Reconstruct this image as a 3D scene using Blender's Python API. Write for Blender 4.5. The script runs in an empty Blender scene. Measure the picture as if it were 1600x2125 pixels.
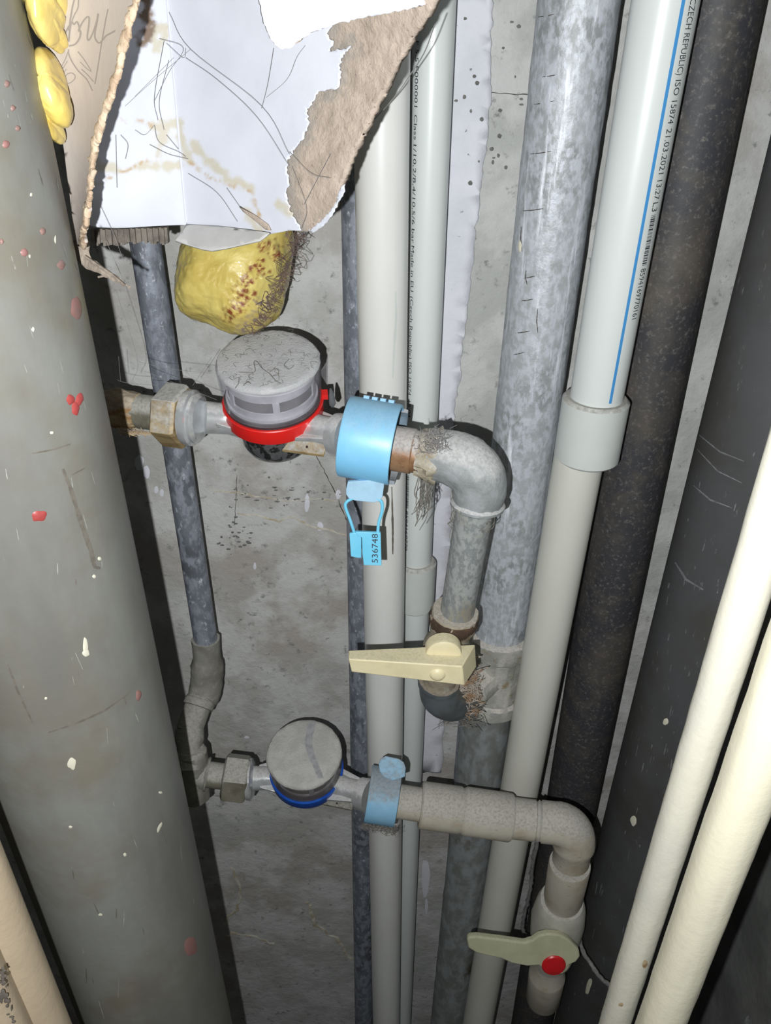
import bpy, math, random
from mathutils import Vector, Matrix, noise
from mathutils.geometry import delaunay_2d_cdt
random.seed(7)
V = Vector
# ------------------------------------------------------------------ camera, world, flash
F = 1700.0; PITCH = math.radians(32.0); CAM = V((0, 0, 1.6))
CP, SP = math.cos(PITCH), math.sin(PITCH)
FWD = V((0, CP, -SP)); UP = V((0, SP, CP)); RT = V((1, 0, 0))
sc = bpy.context.scene
cd = bpy.data.cameras.new('camera'); cam = bpy.data.objects.new('camera', cd)
sc.collection.objects.link(cam); sc.camera = cam
cam.location = CAM
cam.rotation_euler = (math.pi/2 - PITCH, 0, 0)
cd.sensor_fit = 'HORIZONTAL'; cd.sensor_width = 36; cd.lens = F*36/1600
cd.clip_start = .01
w = bpy.data.worlds.new('dim_room'); sc.world = w; w.use_nodes = True
w.node_tree.nodes['Background'].inputs[0].default_value = (.95, .98, 1, 1)
w.node_tree.nodes['Background'].inputs[1].default_value = .055
ld = bpy.data.lights.new('phone_flash', 'POINT'); ld.energy = 14.5; ld.shadow_soft_size = .0022
ld.color = (.975, 1.0, 1.0)
lo = bpy.data.objects.new('phone_flash', ld); sc.collection.objects.link(lo)
lo.location = CAM + RT*-.027 + UP*-.026 + FWD*-.002
sc.view_settings.view_transform = 'Standard'; sc.view_settings.look = 'None'
sc.view_settings.gamma = 1; sc.view_settings.exposure = 0.0
sc.view_settings.use_curve_mapping = False
WALL = .61

def ray(px, py): return FWD + RT*((px-800)/F) - UP*((py-1062.5)/F)
def W(px, py, Y):
    d = ray(px, py); return CAM + d*(Y/d.y)
def Wp(px, py, P, n):
    d = ray(px, py); return CAM + d*((P-CAM).dot(n)/d.dot(n))
def proj(p):
    q = p-CAM; z = q.dot(FWD); return (800+F*q.x/z, 1062.5-F*q.dot(UP)/z)
def hz(py): return CP - (py-1062.5)/F*SP

# ------------------------------------------------------------------ materials
def lin(c):
    c = [x/255. if max(c) > 1 else x for x in c]
    return tuple((x/12.92 if x <= .04045 else ((x+.055)/1.055)**2.4) for x in c)+(1,)
def M(name, c1, c2=None, sc1=30, lo_=.4, hi=.6, c3=None, sc3=120, lo3=.6, hi3=.7, rough=.6, metal=0,
      bump=0, bsc=200, dust=0, dcol=(176, 173, 172), stretch=(1, 1, 1), attrs=(), spec=.5, st3=None, coat=0,
      c4=None, sc4=6, lo4=.45, hi4=.65, alpha=None, dlo=.15, dhi=.6):
    m = bpy.data.materials.new(name); m.use_nodes = True; nt = m.node_tree; N = nt.nodes; L = nt.links
    bs = N['Principled BSDF']; tc = N.new('ShaderNodeTexCoord')
    def ns(scale, st, det=6, ro=.6):
        mp = N.new('ShaderNodeMapping'); mp.inputs['Scale'].default_value = st; L.new(tc.outputs['Object'], mp.inputs[0])
        n = N.new('ShaderNodeTexNoise'); n.inputs['Scale'].default_value = scale; n.inputs['Detail'].default_value = det
        n.inputs['Roughness'].default_value = ro; L.new(mp.outputs[0], n.inputs[0]); return n.outputs[0]
    def rng(s, a, b):
        r = N.new('ShaderNodeMapRange'); r.inputs[1].default_value = a; r.inputs[2].default_value = b
        r.interpolation_type = 'SMOOTHSTEP'; L.new(s, r.inputs[0]); return r.outputs[0]
    def mix(fac, a, b):
        x = N.new('ShaderNodeMix'); x.data_type = 'RGBA'
        L.new(fac, x.inputs[0])
        for s, i in ((a, 6), (b, 7)):
            if isinstance(s, tuple): x.inputs[i].default_value = s
            else: L.new(s, x.inputs[i])
        return x.outputs[2]
    col = lin(c1); mets = []
    if c4: col = mix(rng(ns(sc4, (1, 1, 1), 4), lo4, hi4), col, lin(c4))
    if c2: col = mix(rng(ns(sc1, stretch), lo_, hi), col, lin(c2))
    if c3: col = mix(rng(ns(sc3, st3 or stretch, 8, .7), lo3, hi3), col, lin(c3))
    rs = None
    for an, ac in attrs:
        a = N.new('ShaderNodeAttribute'); a.attribute_name = an
        col = mix(a.outputs['Fac'], col, lin(ac))
    if dust:
        g = N.new('ShaderNodeNewGeometry'); sx = N.new('ShaderNodeSeparateXYZ'); L.new(g.outputs['Normal'], sx.inputs[0])
        ad = N.new('ShaderNodeMath'); ad.operation = 'ADD'; L.new(sx.outputs['Z'], ad.inputs[0])
        sb = N.new('ShaderNodeMath'); sb.operation = 'MULTIPLY_ADD'; L.new(ns(220, (1, 1, 1)), sb.inputs[0]); sb.inputs[1].default_value = .7; sb.inputs[2].default_value = -.35
        L.new(sb.outputs[0], ad.inputs[1])
        fr = rng(ad.outputs[0], dlo, dhi); ml = N.new('ShaderNodeMath'); ml.operation = 'MULTIPLY'
        L.new(fr, ml.inputs[0]); ml.inputs[1].default_value = dust
        dc = mix(rng(ns(500, (1, 1, 1)), .4, .7), lin(dcol), lin(tuple(x*.84 for x in dcol)))
        col = mix(ml.outputs[0], col, dc)
        r = N.new('ShaderNodeMix'); L.new(ml.outputs[0], r.inputs[0]); r.inputs[2].default_value = rough; r.inputs[3].default_value = .95
        L.new(r.outputs[0], bs.inputs['Roughness'])
        if metal:
            r = N.new('ShaderNodeMix'); L.new(ml.outputs[0], r.inputs[0]); r.inputs[2].default_value = metal; r.inputs[3].default_value = 0
            L.new(r.outputs[0], bs.inputs['Metallic'])
    else:
        bs.inputs['Roughness'].default_value = rough; bs.inputs['Metallic'].default_value = metal
    if isinstance(col, tuple): bs.inputs['Base Color'].default_value = col
    else: L.new(col, bs.inputs['Base Color'])
    bs.inputs['Specular IOR Level'].default_value = spec
    bs.inputs['Coat Weight'].default_value = coat
    if bump:
        b = N.new('ShaderNodeBump'); b.inputs['Strength'].default_value = 1; b.inputs['Distance'].default_value = bump
        L.new(ns(bsc, (1, 1, 1), 8, .65), b.inputs['Height']); L.new(b.outputs[0], bs.inputs['Normal'])
    if alpha is not None: bs.inputs['Alpha'].default_value = alpha
    return m

m_wall = M('concrete', (172, 173, 170), (192, 192, 190), 16, .42, .6, (126, 127, 124), 110, .56, .72, rough=.9, bump=.0022, bsc=60, c4=(166, 160, 155), sc4=3.2, lo4=.45, hi4=.62, spec=.25)
m_wall_r = M('side_concrete', (80, 82, 79), (98, 99, 96), 14, .4, .65, (130, 133, 133), 35, .64, .7, rough=.9, bump=.001, bsc=60, spec=.2)
m_plaster = M('white_plaster', (214, 214, 222), (202, 203, 210), 20, .4, .7, (120, 121, 122), 150, .66, .7, rough=.85, bump=.0006, bsc=120, spec=.3)
m_pvc = M('grey_pvc', (126, 127, 122), (104, 103, 99), 9, .38, .68, (158, 158, 153), 300, .66, .76, rough=.40, bump=.0003, bsc=60, stretch=(1, 1, .28), st3=(1, 1, .4), c4=(116, 111, 99), sc4=12, spec=.4)
m_pvcd = M('dark_pvc', (74, 75, 77), (62, 61, 60), 8, .4, .7, (136, 136, 134), 210, .60, .74, rough=.5, bump=.0003, bsc=60, st3=(1, 1, .3), c4=(70, 69, 66), sc4=10)
m_black = M('black_pipe_skin', (54, 54, 58), (70, 67, 64), 60, .45, .65, (112, 108, 104), 330, .50, .74, rough=.6, bump=.0003, bsc=160, c4=(84, 78, 72), sc4=11, lo4=.46, hi4=.68)
m_galv = M('galvanised_steel', (162, 166, 169), (184, 188, 196), 240, .40, .62, (232, 235, 244), 90, .54, .72, rough=.42, metal=.12, bump=.0007, bsc=150, stretch=(1, 1, .6), st3=(1.4, 1.4, .12), c4=(138, 142, 143), sc4=30, lo4=.46, hi4=.68)
m_galv2 = M('dull_galvanised', (116, 121, 131), (142, 147, 158), 150, .44, .58, (186, 192, 202), 260, .57, .66, rough=.5, metal=.2, bump=.0004, bsc=200, stretch=(1, 1, .5), c4=(92, 95, 100), sc4=15)
m_fit = M('dusty_fitting', (156, 160, 162), (134, 137, 138), 60, .4, .65, (196, 190, 176), 90, .63, .7, rough=.6, metal=.15, bump=.0008, bsc=150, dust=.75, dcol=(196, 195, 194))
m_fit2 = M('dirty_fitting', (138, 136, 128), (118, 115, 107), 50, .4, .65, (160, 158, 150), 120, .6, .7, rough=.7, metal=.1, bump=.0008, bsc=150, dust=.8, dcol=(158, 155, 148))
m_dark_el = M('dark_galvanised_elbow', (106, 113, 117), (90, 95, 98), 60, .4, .65, rough=.45, metal=.3, bump=.0002, bsc=150, dust=.8, dcol=(150, 138, 122))
m_crust = M('rusty_collar', (164, 154, 134), (120, 88, 60), 45, .56, .70, (190, 186, 176), 100, .52, .66, rough=.8, bump=.0012, bsc=190, dust=.7, dcol=(176, 170, 162))
m_rustdark = M('dark_rust', (96, 74, 58), (70, 54, 42), 70, .4, .6, rough=.85, bump=.0012, bsc=250, dust=.6, dcol=(150, 140, 130))
m_hemp = M('hemp_thread', (190, 170, 136), (146, 114, 76), 160, .4, .6, (200, 186, 158), 300, .6, .7, rough=.9, bump=.001, bsc=400, stretch=(.3, 1, 1), dust=.6, dcol=(178, 170, 160))
m_fibre = M('dusty_fibre', (92, 88, 84), (120, 116, 110), 300, .4, .6, rough=.9)
m_web = M('cobweb', (126, 124, 124), rough=.9)
m_brass = M('dusty_brass', (172, 136, 104), (136, 98, 70), 40, .4, .65, (120, 92, 70), 130, .6, .7, rough=.42, metal=.35, bump=.0002, bsc=160, dust=.92, dcol=(184, 180, 178))
m_brassn = M('brass_nut', (178, 156, 116), (146, 124, 88), 60, .4, .65, (120, 110, 84), 120, .6, .7, rough=.5, metal=.35, bump=.0004, bsc=160, stretch=(1, 1, 3), dust=.95, dcol=(182, 181, 178))
m_nutd = M('dusty_nut', (124, 120, 106), (104, 100, 86), 50, .4, .65, rough=.6, metal=.2, bump=.0005, bsc=160, dust=.95, dcol=(170, 168, 160))
m_chrome = M('chrome', (222, 224, 226), (202, 203, 204), 80, .4, .7, (176, 172, 166), 180, .6, .7, rough=.2, metal=.6, bump=.0001, bsc=120, dust=.85, dcol=(190, 188, 186), dlo=.5, dhi=.95)
m_bowl = M('spotted_chrome', (140, 142, 144), (64, 64, 64), 160, .48, .56, (170, 168, 164), 240, .58, .66, rough=.14, metal=.7, bump=.0001, bsc=200)
m_dust = M('thick_dust', (190, 190, 192), (178, 178, 180), 60, .4, .6, (130, 130, 132), 620, .6, .72, rough=.98, bump=.0006, bsc=700, spec=.05, c4=(186, 186, 188), sc4=25)
m_dust2 = M('grey_dust_lower', (184, 182, 178), (172, 170, 166), 70, .4, .6, (130, 128, 126), 400, .64, .72, rough=.98, bump=.0008, bsc=600, spec=.05)
m_groove = M('wiped_dust', (156, 156, 158), (140, 140, 143), 200, .4, .6, rough=.9)
m_reg = M('register_drum', (226, 224, 228), (212, 210, 214), 60, rough=.6)
m_regd = M('register_dark_band', (96, 94, 98), (108, 106, 110), 60, rough=.6)
m_gasket = M('dark_gasket', (56, 46, 50), rough=.5)
m_red = M('red_ring', (218, 34, 30), (200, 40, 38), 90, .45, .7, (226, 120, 112), 520, .66, .72, rough=.4)
m_redbtn = M('red_button', (200, 26, 34), (176, 30, 34), 120, .45, .7, rough=.35)
m_blue = M('blue_ring', (18, 72, 168), (30, 90, 180), 90, .45, .7, (110, 140, 180), 400, .68, .72, rough=.4)
m_sky = M('sky_blue_plastic', (124, 190, 228), (138, 198, 232), 40, .4, .7, (150, 170, 184), 130, .66, .76, rough=.4, dust=.3, dcol=(164, 170, 178), dlo=.45, dhi=.85)
m_skyd = M('dusty_blue_plastic', (128, 176, 206), (140, 184, 212), 40, .4, .7, (140, 142, 144), 90, .6, .74, rough=.5, dust=.8, dcol=(150, 150, 150), dlo=.45, dhi=.9)
m_tag = M('seal_blue', (112, 196, 228), (124, 202, 232), 80, .4, .7, rough=.4)
m_tab = M('pale_blue_tab', (160, 196, 220), (148, 180, 200), 60, .4, .7, (140, 140, 140), 140, .66, .72, rough=.5)
m_backclip = M('grey_clip_back', (128, 148, 164), (104, 118, 130), 70, .4, .6, rough=.5, dust=.6)
m_ppr = M('white_ppr', (208, 213, 211), (202, 206, 204), 12, .4, .7, (170, 172, 170), 420, .76, .8, rough=.33, stretch=(1, 1, .3), spec=.45)
m_ppr1 = M('warm_white_ppr', (216, 217, 214), (206, 205, 201), 10, .4, .7, (176, 172, 166), 160, .72, .78, rough=.3, stretch=(1, 1, .25), spec=.5)
m_pprc = M('ppr_coupling', (198, 202, 199), (190, 193, 190), 16, .4, .7, rough=.42, dust=.9, dcol=(168, 164, 158), dlo=.5, dhi=.8)
m_pprg = M('greenish_ppr', (206, 206, 197), (199, 197, 187), 12, .4, .7, (166, 162, 150), 300, .72, .78, rough=.33, stretch=(1, 1, .3))
m_pprd = M('dusty_ppr_branch', (184, 178, 164), (168, 156, 136), 45, .4, .7, (120, 118, 114), 120, .63, .72, rough=.5, dust=.9, dcol=(178, 174, 166), bump=.0003, bsc=300)
m_pprv = M('ppr_valve', (190, 187, 176), (176, 172, 160), 40, .4, .7, (150, 148, 142), 150, .64, .7, rough=.5, dust=.7, dcol=(176, 174, 168), bump=.0003, bsc=200)
m_stripe = M('blue_stripe', (66, 140, 200), rough=.35)
m_ink = M('dark_ink', (62, 62, 70), rough=.5)
m_cream = M('cream_paint', (234, 228, 204), (226, 220, 198), 26, .4, .7, (214, 200, 160), 46, .66, .76, rough=.28, bump=.0006, bsc=55, stretch=(1, 1, .4), spec=.55)
m_cream2 = M('greyer_cream_paint', (222, 218, 203), (214, 211, 200), 26, .4, .7, (208, 190, 150), 60, .7, .78, rough=.3, bump=.0006, bsc=60, stretch=(1, 1, .4), spec=.5)
m_trim = M('beige_paint', (182, 165, 141), (171, 154, 130), 20, .4, .7, (150, 128, 100), 150, .68, .74, rough=.5, bump=.0004, bsc=120)
m_lever = M('ivory_lever', (228, 216, 178), (216, 204, 166), 40, .4, .7, (176, 162, 128), 160, .68, .74, rough=.4, dust=.55, dcol=(196, 188, 160), dlo=.6, dhi=.95, bump=.0002, bsc=200)
m_lever2 = M('olive_grey_lever', (188, 188, 158), (176, 175, 146), 40, .4, .7, rough=.45, dust=.5, dcol=(176, 174, 150))
m_foam = M('yellow_foam', (206, 188, 108), (192, 170, 88), 40, .4, .65, (238, 224, 150), 90, .6, .7, rough=.38, bump=.0007, bsc=110, attrs=(('rust', (124, 62, 34)), ('fuzz', (128, 112, 112))), coat=.25)
m_foam2 = M('pale_yellow_foam', (218, 196, 118), (206, 180, 92), 40, .4, .65, rough=.3, bump=.0005, bsc=90, coat=.2)
m_paper = M('white_liner', (200, 202, 211), (192, 194, 204), 14, .4, .7, rough=.6, bump=.0003, bsc=60, spec=.3,
            attrs=(('pale', (186, 180, 166)), ('stain', (176, 154, 124)), ('dirt', (116, 98, 84))))
m_core = M('torn_cardboard', (178, 163, 150), (162, 148, 136), 90, .4, .65, (100, 84, 74), 420, .62, .7, rough=.95, bump=.0012, bsc=300, spec=.1, attrs=(('grey', (150, 142, 134)),))
m_flap = M('beige_printed_cardboard', (182, 172, 160), (166, 156, 148), 14, .42, .62, (150, 134, 118), 20, .6, .8, rough=.7, bump=.0002, bsc=150, stretch=(1, 1, .25), spec=.3)
m_edge = M('frayed_edge', (204, 184, 160), (176, 152, 128), 120, .4, .6, rough=.95, bump=.001, bsc=300)
m_strip = M('grey_curled_strip', (150, 138, 126), (122, 110, 100), 200, .4, .6, rough=.95, bump=.001, bsc=300, stretch=(1, 1, .3))
m_under = M('grey_underside', (184, 182, 180), (170, 168, 166), 30, .4, .7, rough=.8)
m_print = M('brown_grey_print', (132, 124, 118), rough=.7)
m_redp = M('red_paint', (158, 66, 64), (146, 64, 62), 100, rough=.4)
m_redf = M('faded_red_paint', (138, 100, 96), (130, 104, 98), 100, rough=.5)
m_creamp = M('cream_paint_drop', (206, 202, 184), rough=.4)
m_grime = M('dark_grime', (92, 86, 78), (106, 100, 92), 200, rough=.8)
m_pit = M('wall_pit', (112, 113, 110), (96, 97, 94), 200, rough=.95)
m_crack = M('crack', (70, 64, 58), rough=.95)
m_ridge = M('lime_ridge', (196, 192, 182), (170, 158, 136), 80, rough=.95, bump=.0006, bsc=300)
m_floor = M('shaft_floor', (70, 66, 62), (90, 86, 82), 12, rough=.9, bump=.001, bsc=60)
m_cord = M('chalky_cord', (128, 128, 126), (110, 110, 108), 200, rough=.9, bump=.0005, bsc=300)
m_lead = M('lead_seal', (120, 124, 128), (100, 103, 106), 120, rough=.5, metal=.4)
# clear plastic: thin shell that mixes see-through with a milky, glossy skin
def clear(name, tr, col):
    m = bpy.data.materials.new(name); m.use_nodes = True; nt = m.node_tree; N = nt.nodes; L = nt.links
    bs = N['Principled BSDF']; bs.inputs['Base Color'].default_value = lin(col); bs.inputs['Roughness'].default_value = .22
    t = N.new('ShaderNodeBsdfTransparent'); t.inputs[0].default_value = (.93, .93, .95, 1)
    x = N.new('ShaderNodeMixShader'); lw = N.new('ShaderNodeTexNoise'); lw.inputs['Scale'].default_value = 60; lw.inputs['Detail'].default_value = 6
    tc = N.new('ShaderNodeTexCoord'); L.new(tc.outputs['Object'], lw.inputs[0])
    mr = N.new('ShaderNodeMapRange'); mr.inputs[1].default_value = .3; mr.inputs[2].default_value = .7
    mr.inputs[3].default_value = tr-.12; mr.inputs[4].default_value = tr+.12; L.new(lw.outputs[0], mr.inputs[0])
    L.new(mr.outputs[0], x.inputs[0]); L.new(bs.outputs[0], x.inputs[1]); L.new(t.outputs[0], x.inputs[2])
    L.new(x.outputs[0], N['Material Output'].inputs[0]); return m
m_clear = clear('clear_cap_plastic', .80, (170, 168, 172))
m_clear2 = clear('cloudy_cap_plastic', .62, (136, 130, 126))

# ------------------------------------------------------------------ geometry helpers
class G:
    def __init__(s): s.v = []; s.f = []; s.at = {}
    def add(s, vs, fs):
        o = len(s.v); s.v += [V(x) for x in vs]; s.f += [tuple(i+o for i in f) for f in fs]; return s
def frame(ax, ref=None):
    ax = V(ax).normalized(); r = V(ref) if ref is not None else V((0, -1, 0.2))
    e1 = r-ax*r.dot(ax)
    if e1.length < 1e-4: e1 = V((1, 0, 0))-ax*ax.x
    e1.normalize(); return ax, e1, ax.cross(e1)
def lathe(g, p0, ax, prof, n=40, caps=(1, 1), ref=None, jit=0, a0=0, seed=0):
    ax, e1, e2 = frame(ax, ref); vs = []; fs = []
    for t, r in prof:
        for k in range(n):
            a = a0+2*math.pi*k/n; d = e1*math.cos(a)+e2*math.sin(a)
            p = V(p0)+ax*t+d*r
            if jit: p += d*(noise.noise(p*260+V((seed, 0, 0)))*jit)
            vs.append(p)
    m = len(prof)
    for i in range(m-1):
        for k in range(n):
            fs.append((i*n+k, i*n+(k+1) % n, (i+1)*n+(k+1) % n, (i+1)*n+k))
    if caps[0]: fs.append(tuple(range(n))[::-1])
    if caps[1]: fs.append(tuple((m-1)*n+k for k in range(n)))
    return g.add(vs, fs)
def tube(g, pts, rad, n=20, caps=True, flat=1.0, jit=0):
    pts = [V(p) for p in pts]; m = len(pts)
    if not hasattr(rad, '__len__'): rad = [rad]*m
    vs = []; fs = []; t = (pts[1]-pts[0]).normalized(); _, e1, _ = frame(t)
    for i, p in enumerate(pts):
        t = (pts[min(i+1, m-1)]-pts[max(i-1, 0)]).normalized()
        e1 = (e1-t*e1.dot(t)).normalized(); e2 = t.cross(e1)
        for k in range(n):
            a = 2*math.pi*k/n; d = e1*math.cos(a)*flat+e2*math.sin(a)
            q = p+d*rad[i]
            if jit: q += d*noise.noise(q*260)*jit
            vs.append(q)
    for i in range(m-1):
        for k in range(n): fs.append((i*n+k, i*n+(k+1) % n, (i+1)*n+(k+1) % n, (i+1)*n+k))
    if caps: fs.append(tuple(range(n))[::-1]); fs.append(tuple((m-1)*n+k for k in range(n)))
    return g.add(vs, fs)
def smooth_path(pts, sub=8):
    P = [V(p) for p in pts]; P = [P[0]*2-P[1]]+P+[P[-1]*2-P[-2]]; out = []
    for i in range(1, len(P)-2):
        for k in range(sub):
            t = k/sub; a, b, c, d = P[i-1:i+3]
            out.append(.5*((2*b)+(c-a)*t+(2*a-5*b+4*c-d)*t*t+(3*b-a-3*c+d)*t**3))
    out.append(P[-2]); return out
def elbow(p0, pc, p1, k=.75, n=12):
    """path p0 -> corner pc -> p1 with rounded corner"""
    p0, pc, p1 = V(p0), V(pc), V(p1); a = pc+(p0-pc)*k; b = pc+(p1-pc)*k; o = [p0]
    for i in range(n+1):
        t = i/n; o.append(a*(1-t)**2+pc*2*t*(1-t)+b*t*t)
    return o+[p1]
def hexa(g, p): return g.add(p, [(0, 1, 2, 3), (7, 6, 5, 4), (0, 4, 5, 1), (1, 5, 6, 2), (2, 6, 7, 3), (3, 7, 4, 0)])
def box(g, a, b):
    x0, y0, z0 = a; x1, y1, z1 = b
    return hexa(g, [(x0, y0, z0), (x0, y0, z1), (x1, y0, z1), (x1, y0, z0), (x0, y1, z0), (x0, y1, z1), (x1, y1, z1), (x1, y1, z0)])
def prism(g, pts, off):
    n = len(pts); return g.add([V(p) for p in pts]+[V(p)+V(off) for p in pts],
        [tuple(range(n)), tuple(range(2*n-1, n-1, -1))]+[(i, i+n, (i+1) % n+n, (i+1) % n) for i in range(n)])
ORG = {}
def thing(name, label, cat, loc, group=None):
    o = bpy.data.objects.new(name, None); sc.collection.objects.link(o); o.location = loc; o.empty_display_size = .02
    o['label'] = label; o['category'] = cat
    if group: o['group'] = group
    ORG[o.name] = V(loc); return o
def build(name, g, mat, parent=None, ang=35, label=None, cat=None, group=None, kind=None, bevel=0, solid=0):
    if parent is not None: org = ORG[parent.name]
    else:
        xs = [v.x for v in g.v]; ys = [v.y for v in g.v]; zs = [v.z for v in g.v]
        org = V(((min(xs)+max(xs))/2, (min(ys)+max(ys))/2, min(zs)))
    me = bpy.data.meshes.new(name); me.from_pydata([v-org for v in g.v], [], g.f)
    for p in me.polygons: p.use_smooth = True
    me.set_sharp_from_angle(angle=math.radians(ang))
    for an, vals in g.at.items():
        a = me.attributes.new(an, 'FLOAT', 'POINT'); a.data.foreach_set('value', vals)
    me.materials.append(mat); me.update()
    o = bpy.data.objects.new(name, me); sc.collection.objects.link(o)
    if parent is not None: o.parent = parent; ORG[o.name] = org
    else: o.location = org; ORG[o.name] = org
    if label: o['label'] = label
    if cat: o['category'] = cat
    if group: o['group'] = group
    if kind: o['kind'] = kind
    if bevel:
        b = o.modifiers.new('b', 'BEVEL'); b.width = bevel; b.segments = 3; b.limit_method = 'ANGLE'; b.angle_limit = math.radians(30)
    if solid:
        b = o.modifiers.new('s', 'SOLIDIFY'); b.thickness = solid; b.offset = 0
    return o
def blob(px, outline, Y, depth, nf=96, nt=48, amp=.0015, fr=60, Yf=None):
    """rounded lump: outline in pixels about centre px at distance Y, real thickness depth"""
    g = G(); c = W(px[0], px[1], Y); s = (c-CAM).dot(FWD)/F; vs = []; pp = []
    cx, cy = px; ang = sorted([(math.atan2(y-cy, x-cx), math.hypot(x-cx, y-cy)) for x, y in outline])
    def R0(a):
        A = [ang[-1]]+ang+[ang[0]]
        A[0] = (A[0][0]-2*math.pi, A[0][1]); A[-1] = (A[-1][0]+2*math.pi, A[-1][1])
        for (a0, r0), (a1, r1) in zip(A, A[1:]):
            if a0 <= a <= a1:
                t = (a-a0)/(a1-a0+1e-9); return r0+(r1-r0)*t
        return r0
    tab = [R0(-math.pi+2*math.pi*k/nf) for k in range(nf)]
    for _ in range(max(2, nf//24)): tab = [(tab[k-1]+2*tab[k]+tab[(k+1) % nf])/4 for k in range(nf)]
    def R(a): return tab[int(round((a+math.pi)/(2*math.pi)*nf)) % nf]
    for i in range(nt+1):
        t = -math.pi/2+math.pi*i/nt
        for k in range(nf):
            a = -math.pi+2*math.pi*k/nf; r = R(a)*(max(0, math.cos(t))**.8)
            p = c+RT*(r*math.cos(a)*s)-UP*(r*math.sin(a)*s)+FWD*(-math.sin(t)*depth)
            nrm = (p-c).normalized()
            p += nrm*(noise.fractal(p*fr, 1, 2, 5)*amp); vs.append(p)
    fs = [(i*nf+k, (i+1)*nf+k, (i+1)*nf+(k+1) % nf, i*nf+(k+1) % nf) for i in range(nt) for k in range(nf)]
    g.add(vs, fs); return g
def seg_d(p, a, b):
    ax, ay = a; bx, by = b; dx, dy = bx-ax, by-ay; L = dx*dx+dy*dy
    t = max(0, min(1, ((p[0]-ax)*dx+(p[1]-ay)*dy)/(L+1e-9))); return math.hypot(p[0]-ax-t*dx, p[1]-ay-t*dy)
def pl_d(p, pl): return min(seg_d(p, a, b) for a, b in zip(pl, pl[1:]))
def mask(p, pls, wd, soft=3, nz=4, fr=.06, patchy=0):
    d = min(pl_d(p, pl) for pl in pls)+noise.fractal(V((p[0]*fr, p[1]*fr, 3)), 1, 2, 4)*nz
    m = max(0, min(1, (wd-d)/soft+.5))
    if patchy and m > 0: m *= max(0, min(1, .5+patchy*noise.fractal(V((p[0]*.12, p[1]*.12, 9)), 1, 2, 4)))
    return m
def inside(p, poly):
    x, y = p; c = False; n = len(poly)
    for i in range(n):
        x1, y1 = poly[i]; x2, y2 = poly[(i+1) % n]
        if (y1 > y) != (y2 > y) and x < (x2-x1)*(y-y1)/(y2-y1)+x1: c = not c
    return c
def ragged(pl, step=5, amp=3, fr=.11, seed=0, closed=False):
    out = []; P = list(pl)+([pl[0]] if closed else [])
    for a, b in zip(P, P[1:]):
        L = math.hypot(b[0]-a[0], b[1]-a[1]); n = max(1, int(L/step)); nx, ny = -(b[1]-a[1])/(L+1e-9), (b[0]-a[0])/(L+1e-9)
        for i in range(n):
            t = i/n; x = a[0]+(b[0]-a[0])*t; y = a[1]+(b[1]-a[1])*t
            j = noise.fractal(V((x*fr, y*fr, seed)), .8, 2, 4)*amp if i else 0
            out.append((x+nx*j, y+ny*j))
    if not closed: out.append(P[-1])
    return out
def sheet(outline, Yf, step=7, attrs=None):
    """sheet of board: outline in pixels, distance from Yf(px,py)"""
    pts = [V((x, y)) for x, y in outline]; n = len(pts); edges = [(i, (i+1) % n) for i in range(n)]
    xs = [p[0] for p in outline]; ys = [p[1] for p in outline]; ins = []
    y = min(ys)
    while y < max(ys):
        x = min(xs)
        while x < max(xs):
            q = (x+random.uniform(-.3, .3)*step, y+random.uniform(-.3, .3)*step)
            if inside(q, outline): ins.append(V(q))
            x += step
        y += step
    vs, es, fs, _, _, _ = delaunay_2d_cdt(pts+ins, edges, [], 1, 1e-4)
    g = G(); g.add([W(p.x, p.y, Yf(p.x, p.y)) for p in vs], [tuple(f) for f in fs])
    for an, fn in (attrs or {}).items(): g.at[an] = [fn((p.x, p.y)) for p in vs]
    return g

# ------------------------------------------------------------------ room shell
def struct(name, g, mat, **k): return build(name, g, mat, kind='structure', **k)
H = 2.3
g = G(); box(g, (-.75, WALL, 0), (.62, WALL+.12, H)); wall = struct('wall_back', g, m_wall)
g = G(); box(g, (-.80, -.35, 0), (-.70, WALL+.12, H)); struct('wall_left', g, m_wall_r)
m_wall_s = M('patched_concrete', (124, 126, 123), (146, 148, 145), 14, .4, .65, (186, 187, 190), 22, .62, .68, rough=.9, bump=.001, bsc=60, spec=.2, st3=(1, 1, .3))
g = G(); box(g, (.42, .10, 0), (.54, WALL, H)); struct('wall_right', g, m_wall_s)
g = G(); box(g, (-.8, -.35, -.1), (.62, WALL+.12, 0)); struct('floor', g, m_floor)
g = G(); box(g, (-.8, -.35, H), (.62, WALL+.12, H+.1)); struct('ceiling', g, m_wall_r)
# plaster strip with a ragged edge
def YW(x, y): return WALL-.0022
strip = [(918, -10), (1022, -10), (1018, 100), (1019, 200), (1004, 330), (987, 480), (973, 620), (962, 700), (950, 800), (938, 900), (934, 1000), (934, 1120), (930, 1200), (928, 1400), (915, 1600), (860, 1600), (880, 1000), (905, 300)]
g = sheet(ragged(strip, 9, 6, .05, 2, closed=True), YW, 26); build('plaster_strip', g, m_plaster, wall, solid=.0044)
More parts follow.
